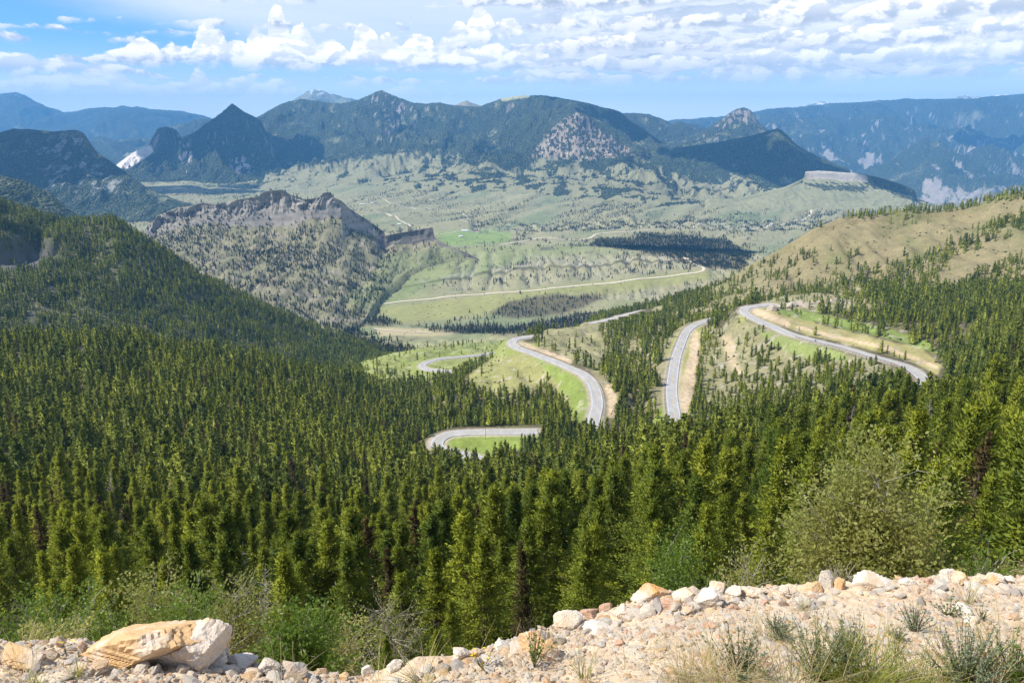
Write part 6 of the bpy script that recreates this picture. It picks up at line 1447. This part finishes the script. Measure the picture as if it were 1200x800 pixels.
# ---- ranch buildings far down in the valley
def house(u, v, w, dpt, h, yaw, lab, roof, lo=2800, hi=5200, group='ranch buildings on the valley floor', cat='house'):
    q = on_land(LV, u, v, lo, hi); e = empty('ranch_house', tuple(q), yaw); tag(e, lab, cat, group)
    mesh_obj('wall', *box(-w / 2, w / 2, -dpt / 2, dpt / 2, -3, h), M_wallw, parent=e, smooth=False)
    V = np.array([(-w/2-.5, -dpt/2-.6, h+.02), (w/2+.5, -dpt/2-.6, h+.02), (w/2+.5, dpt/2+.6, h+.02), (-w/2-.5, dpt/2+.6, h+.02), (-w/2-.5, 0, h+dpt*.32), (w/2+.5, 0, h+dpt*.32)])
    rf = mesh_obj('roof', V, [np.array([[0, 1, 5, 4], [2, 3, 4, 5]]), np.array([[0, 4, 3], [1, 2, 5]])], roof, parent=e, smooth=False)
    mesh_obj('chimney', *box(w*.2, w*.2+1.2, .5, 1.7, h+.5, h+dpt*.32+1.2), M_wallw, parent=rf, smooth=False)
    mesh_obj('door', *box(-.6, .6, -dpt/2-.06, -dpt/2, 0, 2.1), M_dark, parent=e, smooth=False)
    for x in (-w * .33, w * .3): mesh_obj('window', *box(x-.8, x+.8, -dpt/2-.05, -dpt/2, 1.0, 2.2), M_glass, parent=e, smooth=False)
HS = [(425, 240, 26, 12, 5, .3, 'long pale ranch house left in the farthest cluster', M_roofw), (434, 236, 18, 11, 5, -.2, 'brown-roofed house at the top of the farthest cluster', M_roof), (441, 237.5, 20, 11, 5, .1, 'brown-roofed house at the right of the farthest cluster', M_roof),
 (437, 239.5, 14, 10, 4, .5, 'small shed in the middle of the farthest cluster', M_roofw), (460, 264.5, 18, 11, 5, .2, 'brown-roofed house just left above the dark cliff wall', M_roof), (467, 263.5, 16, 10, 4, 0, 'pale barn beside the brown-roofed house above the cliff wall', M_roofw),
 (545, 271, 30, 12, 4, 0, 'long pale building at the top edge of the bright green field', M_roofw), (555, 272, 18, 10, 4, .2, 'brown shed right of the long building by the field', M_roof), (561, 272, 14, 10, 5, -.3, 'brown-roofed house at the right end of the field buildings', M_roof), (539.5, 278, 14, 12, 5, .3, 'grey-roofed house inside the bright green field', M_roofw)]
for q in HS: house(*q)

# ---- outcrops on the near slopes
r = np.random.default_rng(51)
for k, (u, v, w, h) in enumerate([(905, 361, 13, 8), (915, 359, 14, 9), (925, 357.5, 13, 9), (936, 356, 14, 8), (946, 357, 12, 8), (956, 353, 14, 8), (966, 352, 14, 9), (977, 352, 15, 9), (988, 353, 13, 8), (998, 355, 12, 7), (1008, 357, 10, 6)]):
    q = on_land(LH, u, v + 2, 560, 900); s = (q[1] * CP - q[2] * SP) / FPX
    V, F = rock_geo(1200 + k, 4, 14, .10, (w * s * .65, w * s * .5, h * s * .72)); o = mesh_obj('rock_outcrop', V, F, M_rock_mid, smooth=False); o.location = tuple(q); o.rotation_euler = (0, 0, r.uniform(-.4, .4))
    tag(o, '%s block of the pale rock outcrop above the highest road' % ['leftmost', 'second', 'third', 'fourth', 'fifth', 'middle', 'seventh', 'eighth', 'ninth', 'tenth', 'rightmost'][k], 'rock outcrop', 'blocks of the outcrop above the highest road')

# ---- unseen clouds added above the frame to cast shade on parts of the land
M_cloud = simple('cloud_white', (0.85, 0.86, 0.88), (0.9, 0.9, 0.92), .001, bs=0)
def cloud(target, rx, ry, seed, Zc=2150):
    tx, ty, tz = target; k = (Zc - tz) / TOSUN.z; cx, cy_ = tx + TOSUN.x * k, ty + TOSUN.y * k; r = np.random.default_rng(seed); parts = []
    for i in range(16):
        a = r.uniform(0, 6.28); d = math.sqrt(r.random()) * .8; s = r.uniform(.28, .5) * (1.15 - d * .5)
        V, F = rock_geo(seed * 31 + i, 3, 3, .16, (rx * s, ry * s, min(rx, ry) * s * .55), 0.0); V = V * 1.12; V[:, 2] = np.where(V[:, 2] < 0, V[:, 2] * .25, V[:, 2]); parts.append((V + np.array([math.cos(a) * d * rx, math.sin(a) * d * ry, 0]), F))
    V, F = join(parts); o = mesh_obj('cloud', V, F, M_cloud); o.location = (cx, cy_, Zc); tag(o, kind='stuff')
for k, (u, v, Y, rx, ry) in enumerate([(262, 172, 7000, 760, 1200), (760, 160, 7300, 620, 420), (890, 180, 6300, 750, 800), (55, 200, 4600, 520, 500), (785, 292, 2850, 330, 230), (705, 128, 7900, 620, 220), (215, 222, 5600, 700, 350), (1150, 150, 12000, 900, 700), (1060, 222, 4900, 260, 160), (30, 292, 1250, 75, 60)]):
    cloud(P(u, v, Y), rx, ry, 60 + k, 2150 if Y > 2000 else 1700)

# ---- labels: number the look-alikes of a group from left to right
ORDN = ['leftmost', 'second', 'third', 'fourth', 'fifth', 'sixth', 'seventh', 'eighth', 'ninth', 'tenth', 'eleventh', 'twelfth', 'thirteenth', 'fourteenth', 'fifteenth', 'sixteenth', 'seventeenth', 'eighteenth', 'nineteenth', 'twentieth', 'twenty-first', 'twenty-second', 'twenty-third', 'twenty-fourth', 'twenty-fifth', 'twenty-sixth', 'twenty-seventh', 'twenty-eighth', 'twenty-ninth', 'thirtieth']
same = {}
for o in COL.objects:
    if o.parent is None and 'label' in o and 'category' in o: same.setdefault(o['label'], []).append(o)
for lab, os_ in same.items():
    if len(os_) < 2 or len(os_) > 40: continue
    us = [float(proj(*[np.array(float(c)) for c in o.location])[0]) for o in os_]
    for k, (u_, i) in enumerate(sorted((u_, i) for i, u_ in enumerate(us))):
        w = 'rightmost' if k == len(os_) - 1 else (ORDN[k] if k < len(ORDN) else None)
        if w:
            t_ = '%s%s %s' % (w, '' if w in ('leftmost', 'rightmost') else ' from left', lab)
            if lab.startswith('rightmost of'): t_ = lab.replace('rightmost of', w + ' in the right part of')
            if len(t_.split()) > 16: t_ = t_.replace(' of the ', ' of ').replace(' in the ', ' in ')
            os_[i]['label'] = t_
# ---------------------------------------------------------------- haze
def build_haze():
    m = bpy.data.materials.new('thin_blue_haze'); m.use_nodes = True; t = m.node_tree; t.nodes.clear()
    o = t.nodes.new('ShaderNodeOutputMaterial'); v = t.nodes.new('ShaderNodeVolumePrincipled')
    v.inputs['Color'].default_value = HAZE_COLOR; v.inputs['Density'].default_value = HAZE_DENSITY
    v.inputs['Anisotropy'].default_value = 0.0
    t.links.new(v.outputs[0], o.inputs['Volume'])
    x, y0, y1, z0, z1 = 25000, -3000, 25000, -931.0, 730
    vs = np.array([(-x, y0, z0), (x, y0, z0), (x, y1, z0), (-x, y1, z0), (-x, y0, z1), (x, y0, z1), (x, y1, z1), (-x, y1, z1)], float)
    f = np.array([[0, 3, 2, 1], [4, 5, 6, 7], [0, 1, 5, 4], [1, 2, 6, 5], [2, 3, 7, 6], [3, 0, 4, 7]])
    return tag(mesh_obj('haze', vs, f, m, smooth=False), kind='stuff')
build_haze()
